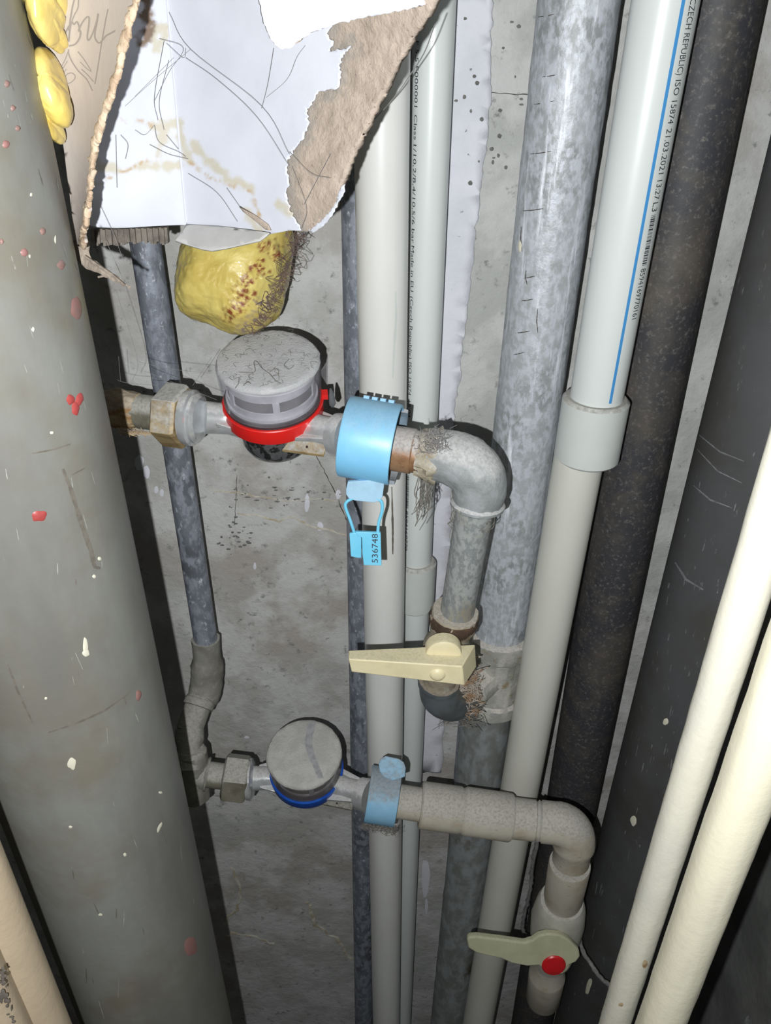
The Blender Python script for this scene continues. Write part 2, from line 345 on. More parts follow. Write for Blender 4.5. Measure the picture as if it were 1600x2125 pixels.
# wall marks: real ridges, cracks and paint splashes
def wline(name, pts, r, mat, flat=.5, sub=5, amp=2.5, Y=WALL):
    P = []
    for i, (a, b) in enumerate(zip(pts, pts[1:])):
        for k in range(sub):
            t = k/sub; x = a[0]+(b[0]-a[0])*t; y = a[1]+(b[1]-a[1])*t
            P.append(W(x+random.uniform(-amp, amp)*.5, y+random.uniform(-amp, amp)*.6, Y))
    P.append(W(*pts[-1], Y))
    g = G(); tube(g, P, [r*random.uniform(.5, 1.3) for _ in P], 6, flat=flat); return build(name, g, mat, wall)
wline('crack', [(655, 945), (672, 975), (690, 1010), (712, 1060), (722, 1085)], .0004, m_crack)
wline('crack', [(492, 985), (490, 1040), (486, 1090)], .0003, m_crack)
wline('crack', [(1000, 190), (1060, 196), (1100, 197)], .0003, m_crack)
wline('ridge', [(492, 1066), (540, 1070), (580, 1083), (600, 1072), (612, 1074), (640, 1090), (690, 1102), (735, 1118)], .0013, m_ridge)
wline('ridge', [(440, 1018), (490, 1022), (530, 1030), (600, 1040), (660, 1034), (700, 1040)], .0007, m_ridge)
wline('ridge', [(640, 1870), (645, 1900), (660, 1922), (700, 1950), (730, 1990)], .003, m_ridge, amp=8)
wline('ridge', [(470, 1940), (490, 1935), (520, 1945), (570, 1958)], .0022, m_ridge, amp=6)
wline('ridge', [(480, 1800), (500, 1840), (495, 1880), (470, 1910)], .002, m_ridge, amp=8)
def splash(px, py, rx, ry, mat, Y=WALL, name='paint_splash', par=None, seed=0):
    g = G(); c = W(px, py, Y); s = (c-CAM).dot(FWD)/F; vs = [c+V((0, -.0006, 0))]; n = 22
    for k in range(n):
        a = 2*math.pi*k/n; j = 1+.28*noise.noise(V((math.cos(a)*1.5, math.sin(a)*1.5, px*.1+seed)))
        p = W(px+math.cos(a)*rx*j, py+math.sin(a)*ry*j, Y); vs.append(p+V((0, -.00015, 0)))
    g.add(vs, [(0, k+1, (k+1) % n+1) for k in range(n)]); return build(name, g, mat, par or wall)
for a in [(289, 960, 9, 17), (304, 979, 7, 13), (324, 1017, 4, 8), (336, 1022, 4, 8), (637, 1044, 5, 19), (702, 1026, 6, 9), (664, 1092, 6, 9), (529, 1175, 3, 7), (883, 1820, 8, 38), (885, 1880, 3, 16), (512, 1530, 5, 3)]:
    splash(*a, m_plaster, Y=WALL)
random.seed(11)
for k in range(34):
    x, y = random.gauss(565, 42), random.gauss(1026, 15)
    splash(x, y, random.uniform(1.5, 6), random.uniform(.8, 2.4), m_pit, name='pit')
for k in range(30):
    x, y = random.gauss(492, 20), random.gauss(1110, 24)
    splash(x, y, random.uniform(1.5, 5), random.uniform(.8, 2.4), m_pit, name='pit')
for k in range(22):
    x, y = random.uniform(945, 1090), random.uniform(20, 420)
    splash(x, y, random.uniform(1.5, 5), random.uniform(2, 5), m_pit, name='pit', Y=WALL if x > 1020 else WALL-.0046)

# ------------------------------------------------------------------ risers
def vpipe(rows, Yc, r, z0=0.0, z1=H):
    """rows: two (py, px_left or None, px_right or None); returns axis bottom, top"""
    out = []
    for py, xl, xr in rows:
        h = hz(py)
        if xl is not None and xr is not None: a = (math.atan((xl-800)/F/h)+math.atan((xr-800)/F/h))/2; D = Yc/math.cos(a)
        else:
            D = Yc
            for _ in range(6):
                half = math.asin(r/D)
                a = math.atan((xl-800)/F/h)+half if xl is not None else math.atan((xr-800)/F/h)-half
                D = Yc/math.cos(a)
        X = Yc*math.tan(a); d = ray(800, py); z = CAM.z+d.z*(Yc/d.y); out.append(V((X, Yc, z)))
    a, b = out; d = (a-b)/(a.z-b.z)
    return b+d*(z0-b.z), b+d*(z1-b.z)
class Cyl:
    def __init__(s, P, r): s.a, s.b = P; s.r = r; s.d = (s.b-s.a).normalized()
    def hit(s, px, py):
        d = ray(px, py).normalized(); o = CAM-s.a; u = s.d
        A = d-u*d.dot(u); B = o-u*o.dot(u); a = A.dot(A); b = 2*A.dot(B); c = B.dot(B)-s.r**2; q = b*b-4*a*c
        q = max(q, 0); return CAM+d*((-b-math.sqrt(q))/(2*a))
    def par(s, p):
        q = p-s.a; t = q.dot(s.d); n = q-s.d*t; return t, math.atan2(n.x, -n.y)
    def at(s, t, th, off=.0001): return s.a+s.d*t+V((math.sin(th), -math.cos(th), 0))*(s.r+off)
    def tz(s, py, px):  # axis parameter where that row meets the pipe
        return s.par(s.hit(px, py))[0]
def profile_pipe(name, C, t0, t1, mat, parent, n=64, rings=40, r=None, jit=0):
    g = G(); r = r or C.r; lathe(g, C.a, C.d, [(t0+(t1-t0)*i/rings, r) for i in range(rings+1)], n, jit=jit); return build(name, g, mat, parent)
def coupling(name, C, tb, tt, r, mat, parent, lip=.0012, label=None):
    g = G(); lathe(g, C.a, C.d, [(tb, C.r*.98), (tb, r-lip), (tb+lip, r), (tt-lip, r), (tt, r-lip), (tt, C.r*.98)], 64, (0, 0)); return build(name, g, mat, parent, label=label)
def drops(C, par, lst, mat, name='paint_drop', lift=.0007):
    for px, py, rx, ry, *rot in lst:
        g = G(); n = 20; rot = rot[0] if rot else 0
        def P(x, y, off): t, th = C.par(C.hit(px+x, py+y)); return C.at(t, th, off)
        vs = [P(0, 0, lift)]
        for rad, off in ((.7, lift*.8), (1, .00005)):
            for k in range(n):
                a = 2*math.pi*k/n; j = 1+.3*noise.noise(V((math.cos(a)*1.3, math.sin(a)*1.3, px*.07+py*.03)))
                x, y = math.cos(a)*rx*j*rad, math.sin(a)*ry*j*rad
                vs.append(P(x*math.cos(rot)-y*math.sin(rot), x*math.sin(rot)+y*math.cos(rot), off))
        g.add(vs, [(0, k+1, (k+1) % n+1) for k in range(n)]+[(k+1, n+k+1, n+(k+1) % n+1, (k+1) % n+1) for k in range(n)])
        build(name, g, mat, par, ang=80)
# big grey drain pipe, left
C1 = Cyl(vpipe([(600, None, 172), (2100, None, 477)], .352, .055), .055)
dp = thing('drain_pipe', 'wide grey plastic drain pipe at the left, spotted with red paint', 'pipe', C1.a)
profile_pipe('pipe_wall', C1, 0, H, m_pvc, dp, 96)
drops(C1, dp, [(81, 1070, 16, 11, -.3), (28, 490, 0.1, 0.1)], m_redp)
drops(C1, dp, [(146, 828, 9, 10), (165, 828, 9, 13, .3), (157, 846, 9, 14)], m_redp)
drops(C1, dp, [(88, 478, 6, 8), (50, 522, 8, 8), (14, 172, 6, 7), (26, 222, 5, 6), (36, 264, 5, 6), (12, 298, 8, 8), (3, 500, 4, 6), (158, 637, 12, 24), (126, 548, 8, 10), (287, 1442, 6, 11), (394, 1962, 14, 20)], m_redf)
drops(C1, dp, [(177, 1340, 5, 17), (178, 1354, 7, 8), (149, 1584, 9, 12), (333, 1644, 4, 3), (146, 1716, 4, 3), (208, 1898, 4, 3), (95, 1449, 3, 3), (259, 1773, 3, 4), (61, 530, 2, 4), (64, 402, 3, 4), (114, 495, 2, 8), (107, 897, 4, 3), (195, 1195, 4, 4), (206, 1158, 4, 4), (68, 682, 3, 5), (331, 1715, 3, 12, .4)], m_creamp, lift=.0003)
def scratch(C, par, pts, wd, mat, name='scuff'):
    g = G(); P = []
    for a, b in zip(pts, pts[1:]):
        for k in range(8): P.append((a[0]+(b[0]-a[0])*k/8, a[1]+(b[1]-a[1])*k/8))
    P.append(pts[-1]); vs = []
    for i, (x, y) in enumerate(P):
        q = P[min(i+1, len(P)-1)]; p = P[max(i-1, 0)]; dx, dy = q[0]-p[0], q[1]-p[1]; L = math.hypot(dx, dy); nx, ny = -dy/L, dx/L
        w_ = wd*(.45+.55*math.sin(math.pi*(i+.3)/len(P)))*(1+.5*noise.noise(V((x*.2, y*.2, 0))))
        for s_ in (-1, 1):
            t, th = C.par(C.hit(x+nx*w_*s_, y+ny*w_*s_)); vs.append(C.at(t, th, .00012))
    g.add(vs, [(2*i, 2*i+1, 2*i+3, 2*i+2) for i in range(len(P)-1)]); return build(name, g, mat, par)
scratch(C1, dp, [(130, 972), (145, 1010), (170, 1090), (188, 1140), (196, 1176), (208, 1178)], 5, m_grime)
scratch(C1, dp, [(66, 940), (110, 932), (146, 920)], 2, m_grime)
scratch(C1, dp, [(100, 1520), (160, 1500), (215, 1475), (265, 1440)], 2.2, m_grime)
scratch(C1, dp, [(16, 1378), (35, 1430), (68, 1500)], 2.5, m_grime)
scratch(C1, dp, [(148, 985), (176, 970)], 1.5, m_grime)
m_sc1 = M('fine_scratch', (150, 150, 144), (136, 135, 130), 200, rough=.6)
random.seed(15)
for k in range(46):
    y_ = random.uniform(30, 2080); xr_ = 62+.196*y_; x_ = random.uniform(max(4, xr_-280), xr_-12); l_ = random.uniform(6, 40); dx_ = l_*(.2+random.uniform(-.25, .25))
    scratch(C1, dp, [(x_, y_), (min(x_+dx_, xr_+.19*l_-10), y_+l_)], random.uniform(.5, 1.2), m_sc1 if k % 4 else m_grime, 'fine_scratch')
# thin old steel riser, left, with its elbows
CS = Cyl(vpipe([(600, 284, 348), (1300, 398, 447)], .567, .0105), .0105)
sp = thing('thin_steel_riser', 'thin dark galvanised pipe on the wall bending into the lower meter line', 'pipe', CS.a)
tS = CS.tz(1362, 423)
profile_pipe('pipe_wall', CS, tS, H, m_galv2, sp, 40)
g = G(); pb = CS.a+CS.d*tS
path = elbow(pb+CS.d*.012, W(433, 1428, .565), W(412, 1462, .550), .7)
tube(g, path, [.0125]*3+[.0148]*(len(path)-5)+[.0138, .0142], 28, jit=.0012); build('elbow', g, m_fit2, sp)
g = G(); a_ = W(416, 1452, .551); b_ = W(392, 1518, .528); lathe(g, a_, b_-a_, [(0, .0135), (.002, .0142), ((b_-a_).length*.22, .0142), ((b_-a_).length*.24, .012), ((b_-a_).length, .012)], 32, jit=.0006); build('nipple', g, m_fit2, sp)
g = G(); lathe(g, W(394, 1512, .53), W(392, 1585, .508)-W(394, 1512, .53), [(0, .0128), (.01, .0132), (.016, .0112), (.036, .0115)], 32, jit=.0006); build('lower_socket', g, m_fit2, sp)
# old steel conduit behind the first white pipe
CT = Cyl(vpipe([(500, 709, None), (1900, 733, None)], .596, .0125), .0125)
o = thing('steel_conduit', 'dull narrow steel pipe half hidden behind the wider plain white pipe', 'pipe', CT.a); profile_pipe('pipe_wall', CT, 0, H, m_galv2, o, 32)
# white pipe
CW = Cyl(vpipe([(500, 738, 848), (1750, 766, 833)], .55, .0172), .0172)
o = thing('white_riser', 'wider plain white plastic pipe behind the blue seal tag', 'pipe', CW.a); profile_pipe('pipe_wall', CW, 0, H, m_ppr1, o, 64)
scratch(CW, o, [(821, 605), (822, 660), (818, 720), (815, 785)], 2.5, m_pprc, 'smear')
scratch(CW, o, [(813, 1010), (815, 1100), (815, 1150)], 2.0, m_grime, 'smear')
# second white pipe with print and coupling
C2 = Cyl(vpipe([(300, None, 934), (1750, None, 869)], .587, .0132), .0132)
w2 = thing('narrow_white_riser', 'narrower white plastic pipe with small print down its left side', 'pipe', C2.a); profile_pipe('pipe_wall', C2, 0, H, m_ppr, w2, 64)
coupling('coupling', C2, C2.tz(1276, 865), C2.tz(1180, 870), .0176, m_pprc, w2, .0025)
# galvanised riser + tee
CG = Cyl(vpipe([(100, 1104, 1277), (1300, 983, 1095)], .56, .024), .024)
gr = thing('galvanised_riser', 'thick mottled galvanised steel pipe with a rusty tee low down', 'pipe', CG.a)
tU = CG.tz(1350, 1035); tL = CG.tz(1490, 1020)
profile_pipe('upper_pipe', CG, tU, H, m_galv, gr, 72, 120, jit=.0006)
g = G(); prof = [(tL-.004, .0245), (tL-.003, .0278), (tL+.010, .0282), (tL+.013, .0262), (tU-.018, .0262), (tU-.014, .0288), (tU+.002, .0290), (tU+.004, .0245)]
lathe(g, CG.a, CG.d, prof, 64, jit=.0016)
tee_c = CG.a+CG.d*((tU+tL)/2)
tee_b = W(962, 1442, .525)
m_tee = M('limed_fitting', (156, 156, 150), (176, 174, 166), 60, .42, .6, (138, 122, 88), 40, .56, .68, rough=.7, bump=.001, bsc=160, dust=.7, dcol=(196, 190, 182)); build('tee_fitting', g, m_tee, gr)
g = G(); lathe(g, tee_c+(tee_b-tee_c)*.2, tee_b-tee_c, [(0, .0175), ((tee_b-tee_c).length*.62, .0175), ((tee_b-tee_c).length*.63, .019), ((tee_b-tee_c).length*.8, .019)], 36, jit=.0015); build('tee_branch', g, m_tee, gr)
m_galv3 = M('stained_galvanised', (126, 129, 126), (152, 156, 158), 90, .4, .62, (182, 184, 186), 46, .62, .74, rough=.5, metal=.2, bump=.0006, bsc=120, stretch=(1, 1, .5), st3=(1.2, 1.2, .2), c4=(92, 82, 66), sc4=14, lo4=.56, hi4=.7)
C3 = Cyl(vpipe([(1550, 953, 1051), (2100, 906, 963)], .562, .024), .024)
profile_pipe('lower_pipe', C3, 0, C3.tz(1492, 1010), m_galv3, gr, 64, 80, jit=.0006)
for x0_, y0_, x1_, y1_ in ((1113, 33, 1150, 28), (1122, 158, 1160, 153), (1104, 215, 1152, 208), (1096, 318, 1144, 313), (1082, 436, 1128, 432), (1084, 576, 1110, 572), (1078, 623, 1106, 620), (1066, 690, 1100, 686), (1062, 735, 1088, 730), (1078, 468, 1084, 520), (1112, 690, 1116, 640), (1088, 560, 1094, 590)):
    scratch(CG, gr, [(x0_+4, y0_), ((x0_+x1_)/2, (y0_+y1_)/2+1), (x1_, y1_)], 1.0, m_crack, 'score_mark')
drops(CG, gr, [(1079, 510, 4, 12)], m_creamp)
# thin rod left of the lower pipe
CR = Cyl(vpipe([(1750, 931, 944), (2100, 903, 912)], .598, .004), .004)
g = G(); lathe(g, CR.a, CR.d, [(0, .004), (CR.tz(1500, 950), .004)], 16); build('thin_rod', g, m_galv2, label='thin dark rod running down left of the thick galvanised pipe', cat='rod')
# white pipe with blue stripe
CB = Cyl(vpipe([(0, 1312, 1452), (700, 1200, 1320)], .53, .0184), .0184)
bp = thing('striped_riser', 'white plastic pipe with a blue stripe, printed lettering and barcode', 'pipe', CB.a); 
tc1, tc0 = CB.tz(845, 1230), CB.tz(975, 1210)
profile_pipe('upper_pipe', CB, (tc0+tc1)/2, H, m_ppr, bp, 72)
CB2 = Cyl(vpipe([(1100, 1119, 1231), (2000, 982, 1045)], .53, .0182), .0182)
profile_pipe('lower_pipe', CB2, 0, CB2.tz(960, 1210), m_pprg, bp, 72)
coupling('coupling', CB, tc0, tc1, .0234, m_pprc, bp, .0022)
def stripe(C, p, q, wd, mat, par, name):
    t0, a0 = C.par(C.hit(*p)); t1, a1 = C.par(C.hit(*q)); g = G(); n = 60; vs = []
    for i in range(n+1):
        t = t0+(t1-t0)*i/n; a = a0+(a1-a0)*i/n
        for s_ in (-1.5, -.5, .5, 1.5): vs.append(C.at(t, a+s_*wd/3/C.r, .00015))
    g.add(vs, [(4*i+j, 4*i+j+1, 4*i+j+5, 4*i+j+4) for i in range(n) for j in range(3)]); return build(name, g, mat, par)
t_, a_ = CB.par(CB.hit(1418, 4)); t2_, a2_ = CB.par(CB.hit(1266, 838))
g = G(); vs = []
for i in range(81):
    t = t2_+(t_+.06-t2_)*i/80; k = (t-t2_)/(t_-t2_); a = a2_+(a_-a2_)*k
    for s_ in (-1.5, -.5, .5, 1.5): vs.append(CB.at(t, a+s_*.0021/3/CB.r, .00012))
g.add(vs, [(4*i+j, 4*i+j+1, 4*i+j+5, 4*i+j+4) for i in range(80) for j in range(3)]); build('blue_stripe', g, m_stripe, bp)
def text_mesh(s, sx=1):
    cu = bpy.data.curves.new('t', 'FONT'); cu.body = s; cu.size = 1; cu.resolution_u = 3
    ob = bpy.data.objects.new('t', cu); sc.collection.objects.link(ob)
    dg = bpy.context.evaluated_depsgraph_get(); dg.update(); me = bpy.data.meshes.new_from_object(ob.evaluated_get(dg))
    vs = [(v.co.x, v.co.y) for v in me.vertices]; fs = [tuple(p.vertices) for p in me.polygons]
    bpy.data.objects.remove(ob); bpy.data.curves.remove(cu); bpy.data.meshes.remove(me); return vs, fs
def print_on(C, par, s, y0, y1, xf, hgt, mat, thick=0):
    """lettering reading down the pipe, tops of the letters to the right"""
    vs, fs = text_mesh(s); x0 = min(v[0] for v in vs); x1 = max(v[0] for v in vs)
    ta, aa = C.par(C.hit(xf(y0), y0)); tb, ab = C.par(C.hit(xf(y1), y1)); g = G()
    g.add([C.at(ta+(tb-ta)*(x-x0)/(x1-x0), aa+(ab-aa)*(x-x0)/(x1-x0)+(y-.35)*hgt/.7/C.r, .00018) for x, y in vs], fs)
    return build('printed_text', g, mat, par)
def barcode(C, par, y0, y1, xf, hgt, mat, seed=1):
    random.seed(seed); ta, aa = C.par(C.hit(xf(y0), y0)); tb, ab = C.par(C.hit(xf(y1), y1)); g = G(); L = abs(tb-ta); p = 0
    while p < L-.0004:
        w_ = random.choice([.0003, .0003, .0006, .0009]); k0 = p/L; k1 = min(1, (p+w_)/L); q = []
        for k, s_ in ((k0, -1), (k0, 1), (k1, 1), (k1, -1)): q.append(C.at(ta+(tb-ta)*k, aa+(ab-aa)*k+s_*hgt/2/C.r, .00018))
        g.add(q, [(0, 1, 2, 3)]); p += w_+random.choice([.0003, .0003, .0006])
    return build('barcode', g, mat, par)
fx = lambda y: 1439+(1316-1439)*(y-0)/(662-0)
for s, y0, y1 in (('(CZECH REPUBLIC)', -8, 157), ('ISO', 167, 199), ('15874', 210, 258), ('21.03.2021', 268, 362), ('13:27', 375, 415), ('L3', 421, 440), ('8594169770161', 558, 663)):
    print_on(CB, bp, s, y0, y1, fx, .0048, m_ink)
barcode(CB, bp, 447, 552, fx, .0042, m_ink)
fx2 = lambda y: 866+(843-866)*(y-100)/(1140-100)
for s, y0, y1 in (('F 5.5', 85, 128), ('F000001', 137, 222), ('Class', 238, 290), ('1/10,2/8,4/10,5/6 bar', 300, 505), ('Made in EU', 510, 605), ('(Czech Republic)', 615, 745), ('ISO 15874', 752, 820), ('15:04', 832, 866), ('8594169770', 1060, 1142)):
    print_on(C2, w2, s, y0, y1, fx2, .0030, m_ink)
barcode(C2, w2, 985, 1054, fx2, .003, m_ink, 4)
# black pipe
CK = Cyl(vpipe([(700, None, 1450), (1400, 1178, 1297)], .575, .0262), .0262)
CK = Cyl(vpipe([(0, None, 1590), (1400, None, 1297)], .575, .0262), .0262)
o = thing('black_riser', 'matt black scuffed pipe right of the striped white pipe', 'pipe', CK.a); profile_pipe('pipe_wall', CK, 0, H, m_black, o, 64)
# dark grey drain pipe, right
CD = Cyl(vpipe([(700, 1497, None), (1700, 1253, None)], .50, .055), .055)
dd = thing('dark_drain_pipe', 'wide dark grey drain pipe behind the two cream painted pipes', 'pipe', CD.a); profile_pipe('pipe_wall', CD, 0, H, m_pvcd, dd, 96)
drops(CD, dd, [(1315, 1702, 6, 11), (1222, 2045, 5, 18, .25), (1382, 1496, 6, 7)], m_creamp, lift=.0003)
m_scf = M('pale_scuff', (118, 119, 122), (96, 97, 99), 200, .4, .6, rough=.7)
scratch(CD, dd, [(1402, 1165), (1424, 1200), (1460, 1222)], 2.4, m_scf)
scratch(CD, dd, [(1452, 900), (1495, 935), (1545, 955)], 1.6, m_scf)
scratch(CD, dd, [(1448, 930), (1490, 975), (1540, 1000)], 1.3, m_scf)
scratch(CD, dd, [(1440, 1005), (1475, 1035), (1520, 1052)], 1.6, m_scf)
random.seed(8)
for k in range(34):
    y_ = random.uniform(980, 1950); x_ = 1497-(y_-700)*.243+random.uniform(14, 120); l_ = random.uniform(6, 26)
    scratch(CD, dd, [(x_, y_), (x_-l_*.2+random.uniform(-2, 2), y_+l_)], random.uniform(.5, 1.5), m_scf, 'scuff')
# cream pipes
CA = Cyl(vpipe([(1400, 1451, 1548), (2125, 1240, 1311)], .30, .0101), .0101)
o = thing('cream_pipe', 'left one of two glossy cream painted pipes, slimmer and greyer', 'pipe', CA.a); profile_pipe('pipe_wall', CA, 0, H, m_cream2, o, 48, 160, jit=.0004)
drops(CA, o, [(1289, 2085, 5, 4), (1337, 2000, 7, 8)], m_hemp, 'stain_spot', .0002)
C5 = Cyl(vpipe([(1900, 1386, 1524), (2125, 1316, 1427)], .264, .0136), .0136)
o = thing('cream_pipe', 'right one of two glossy cream painted pipes, thicker and yellower', 'pipe', C5.a); profile_pipe('pipe_wall', C5, 0, H, m_cream, o, 48, 160, jit=.0005)
# painted frame at the lower left: rounded bead with a step
def vx(s, Y): return s*Y
g = G(); prof = []
for s, Y in ((-.745, .262), (-.7395, .25), (-.7415, .243), (-.76, .236), (-.80, .229), (-.832, .226), (-.842, .219), (-.86, .214), (-.90, .208), (-1.05, .196), (-1.3, .18)): prof.append((s*Y, Y))
prof += [(-.33, .18), (-.33, .262)]
prism(g, [V((x, y, 0)) for x, y in prof], (0, 0, H)); fr = struct('trim_1', g, m_trim, ang=50)
for k in range(46):
    random.seed(100+k); py = random.uniform(2010, 2125); px = random.uniform(-5, 34)*(py-1960)/165
    splash(px, py, random.uniform(1.5, 5), random.uniform(2, 6), m_grime, Y=.2105, name='grime_spot', par=fr)

# ------------------------------------------------------------------ upper meter line
TILT = math.radians(14); AX = V((0, -math.sin(TILT), math.cos(TILT))); FN = V((0, -math.cos(TILT), -math.sin(TILT)))
def seglathe(name, p, q, prof, mat, par, n=40, jit=0, **k):
    """prof in fractions of p->q"""
    g = G(); L = (q-p).length; lathe(g, p, q-p, [(t*L, r) for t, r in prof], n, jit=jit); return build(name, g, mat, par, **k)
def arc_band(g, p, q, r0, r1, a0, a1, n=36, ends=None):
    ax, e1, e2 = frame(q-p, CAM-p); L = (q-p).length; vs = []
    for i in range(n+1):
        a = a0+(a1-a0)*i/n; d = e1*math.cos(a)+e2*math.sin(a)
        for t, r in ((0, r0), (0, r1), (L*.06, r1+.0004), (L*.94, r1+.0004), (L, r1), (L, r0)): vs.append(p+ax*t+d*r)
    m = 6; fs = [(i*m+j, i*m+(j+1) % m, (i+1)*m+(j+1) % m, (i+1)*m+j) for i in range(n) for j in range(m)]
    fs += [tuple(range(m))[::-1], tuple(n*m+j for j in range(m))]; return g.add(vs, fs)
def water_meter(label, top, Ytop, pL, pR, ringmat, capmat, dustmat, tt, R=.0345, hcap=.030, tag_side=True):
    """top: pixel of the lid centre; pL/pR: pipe axis ends"""
    c = W(top[0], top[1], Ytop); root = thing('water_meter', label, 'water meter', c-AX*.075, 'water meters')
    def L(name, t0, prof, mat, n=56, par=root, caps=(1, 1), jit=0, **k):
        g = G(); lathe(g, c-AX*t0, -AX, prof, n, caps, jit=jit); return build(name, g, mat, par, **k)
    # cap shell
    cap = L('clear_cap', 0, [(0.0006, R*.80), (0.0006, R*.93), (.0012, R*.975), (.003, R), (.0033, R*1.0), (hcap-.004, R*.965), (hcap, R*.955), (hcap, R*.93), (.0045, R*.97)], capmat, caps=(1, 0))
    L('dust_layer', -.0016, [(0, R*.3), (.0001, R*.86), (.0008, R*.95), (.0022, R*.985), (.0034, R*.99)], dustmat, par=cap, jit=.0007, caps=(1, 0))
    reg = L('register_drum', .0065, [(0, R*.86), (.0065, R*.86), (.0066, R*.83), (.0155, R*.83), (.0156, R*.865), (.0195, R*.865), (.0197, R*.90), (.0225, R*.90)], m_reg)
    g = G(); lathe(g, c-AX*.0132, -AX, [(0, R*.835), (.0082, R*.835)], 48, (0, 0)); build('dark_band', g, m_regd, reg)
    ax, e1, e2 = frame(-AX, CAM-c)
    for a in (-.05, 1.1, -1.2):
        d = e1*math.cos(a)+e2*math.sin(a); s_ = d.cross(AX)*.0022; g = G(); o = c-AX*.013+d*(R*.80)
        hexa(g, [o-s_, o+s_, o+s_-AX*.0092, o-s_-AX*.0092]+[x+d*.0022 for x in (o-s_, o+s_, o+s_-AX*.0092, o-s_-AX*.0092)]); build('register_rib', g, m_reg, reg)
    L('gasket', hcap-.0018, [(0, R*.5), (0, R*.94), (.0042, R*.945), (.0042, R*.5)], m_gasket)
    ring = L('sealing_ring', hcap+.0022, [(0, R*.93), (0, R*.985), (.0006, R*1.0), (.0108, R*.985), (.0118, R*.97), (.0118, R*.9)], ringmat, caps=(0, 0))
    bw = hcap+.0138; rb = R*.73
    L('meter_bowl', bw-.001, [(0, R*.92), (.001, R*.9), (.0016, rb*1.02), (.014, rb), (.022, rb*.98), (.027, rb*.90), (.030, rb*.72)], m_bowl if tt else m_chrome)
    mc = c-AX*(bw+.009)
    for s_, pe, nm in ((-1, pL, 'inlet_neck'), (1, pR, 'outlet_neck')):
        g = G(); d = (pe-mc); u = d.normalized(); a_ = mc+u*rb*.55; Lt = (pe-a_).length
        lathe(g, a_, u, [(0, .0145), (Lt*.25, .0128), (Lt*.55, .0106), (Lt*.78, .0108)]+([(Lt*.8, .0142), (Lt*.92, .0148), (Lt, .0148)] if s_ > 0 else [(Lt, .0112)]), 40)
        nk = build(nm, g, m_chrome, root)
        # flat web between body and union
        g = G(); side = u.cross(AX).normalized()
        if side.y > 0: side = -side
        b0 = a_+u*.006; b1 = a_+u*Lt*.78; w0 = .019; w1 = .0115
        hexa(g, [b0+side*w0+AX*.0045, b0+side*-w0+AX*.0045, b1+side*-w1+AX*.0045, b1+side*w1+AX*.0045, b0+side*w0-AX*-.0015, b0-side*w0-AX*-.0015, b1-side*w1-AX*-.0015, b1+side*w1-AX*-.0015])
        build('flange_web', g, m_chrome, nk, bevel=.0006)
        if s_ > 0:
            g = G(); b0 = a_+side*.0175-AX*.009+u*.004; b1 = a_+u*(Lt*.78)+side*.014-AX*.009; v_ = (side*.2+AX*.0)
            hexa(g, [b0-AX*.001, b0+AX*.001, b1+AX*.001, b1-AX*.001]+[x+(side*-.006+AX*.0085) for x in (b0-AX*.001, b0+AX*.001, b1+AX*.001, b1-AX*.001)])
            lug = build('seal_lug', g, m_brassn if tt else m_nutd, nk, bevel=.0004)
            mid = (b0+b1)/2+(side*-.003+AX*.00425); nn = (b1-b0).cross(side*-.006+AX*.0085).normalized()
            if nn.y > 0: nn = -nn
            # lug drill hole: a small dark disc, the shade inside painted as its colour
            g = G(); lathe(g, mid+u*.003+nn*.0009, nn, [(0, .0009), (.0003, .0009)], 14); build('lug_hole_shade', g, m_gasket, nk)
    if tt:
        g = G(); d = (RT*1+V((0, .10, 0))).normalized(); o = c-AX*(hcap+.002)+d*R*.97; s_ = AX.cross(d)*.003
        hexa(g, [o-s_+AX*.004, o+s_+AX*.004, o+s_, o-s_]+[x+d*.004 for x in (o-s_+AX*.004, o+s_+AX*.004, o+s_, o-s_)]); build('ring_tab', g, ringmat, ring)
        g = G(); tube(g, [o+d*.006+AX*.007, o+d*.0065+AX*.002, o+d*.0068-AX*.006, o+d*.0066-AX*.009], [.0006, .0018, .0024, .001], 14, flat=.5); build('lead_seal', g, m_lead, ring)
    return root, c, mc
U = [(232, 846, .520), (262, 850, .517), (325, 858, .512), (405, 868, .506), (440, 868, .503)]
PU = [W(*u) for u in U]
pR_up = W(722, 906, .483)
mu, cu_, mcu = water_meter('larger looking water meter with red ring and clear dusty cap, upper line', (556, 747), .505, W(425, 866, .505), pR_up, m_red, m_clear, m_dust, True)
# hairs on the upper lid
hr = G(); random.seed(5)
ax_, e1_, e2_ = frame(AX, V((1, 0, 0)))
def lid_pt(c, x, y): return c+AX*.0020+e1_*x+e2_*y
def on_lid(c, px, py): return Wp(px, py, c+AX*.0021, AX)
for pl in ([(495, 772), (528, 772), (527, 752), (533, 750), (545, 765), (560, 776), (572, 790), (582, 795)], [(560, 772), (570, 765), (578, 768), (576, 778), (566, 780)], [(524, 775), (517, 778), (518, 785), (526, 783)], [(505, 800), (514, 792), (520, 796)], [(496, 785), (495, 795), (488, 805)], [(600, 745), (590, 757), (600, 766), (610, 758)]):
    tube(hr, smooth_path([on_lid(cu_, x, y) for x, y in pl], 5), .00022, 5)
for k in range(90):
    a = random.uniform(0, 6.28); r = .032*math.sqrt(random.random()); x, y = r*math.cos(a), r*math.sin(a); b = random.uniform(0, 6.28); l = random.uniform(.001, .004)
    tube(hr, smooth_path([lid_pt(cu_, x, y), lid_pt(cu_, x+l*math.cos(b), y+l*math.sin(b))+AX*.0004, lid_pt(cu_, x+l*math.cos(b+.9)*1.5, y+l*math.sin(b+.9)*1.5)], 3), .00009, 4)
build('lint', hr, m_fibre, mu, kind='stuff')
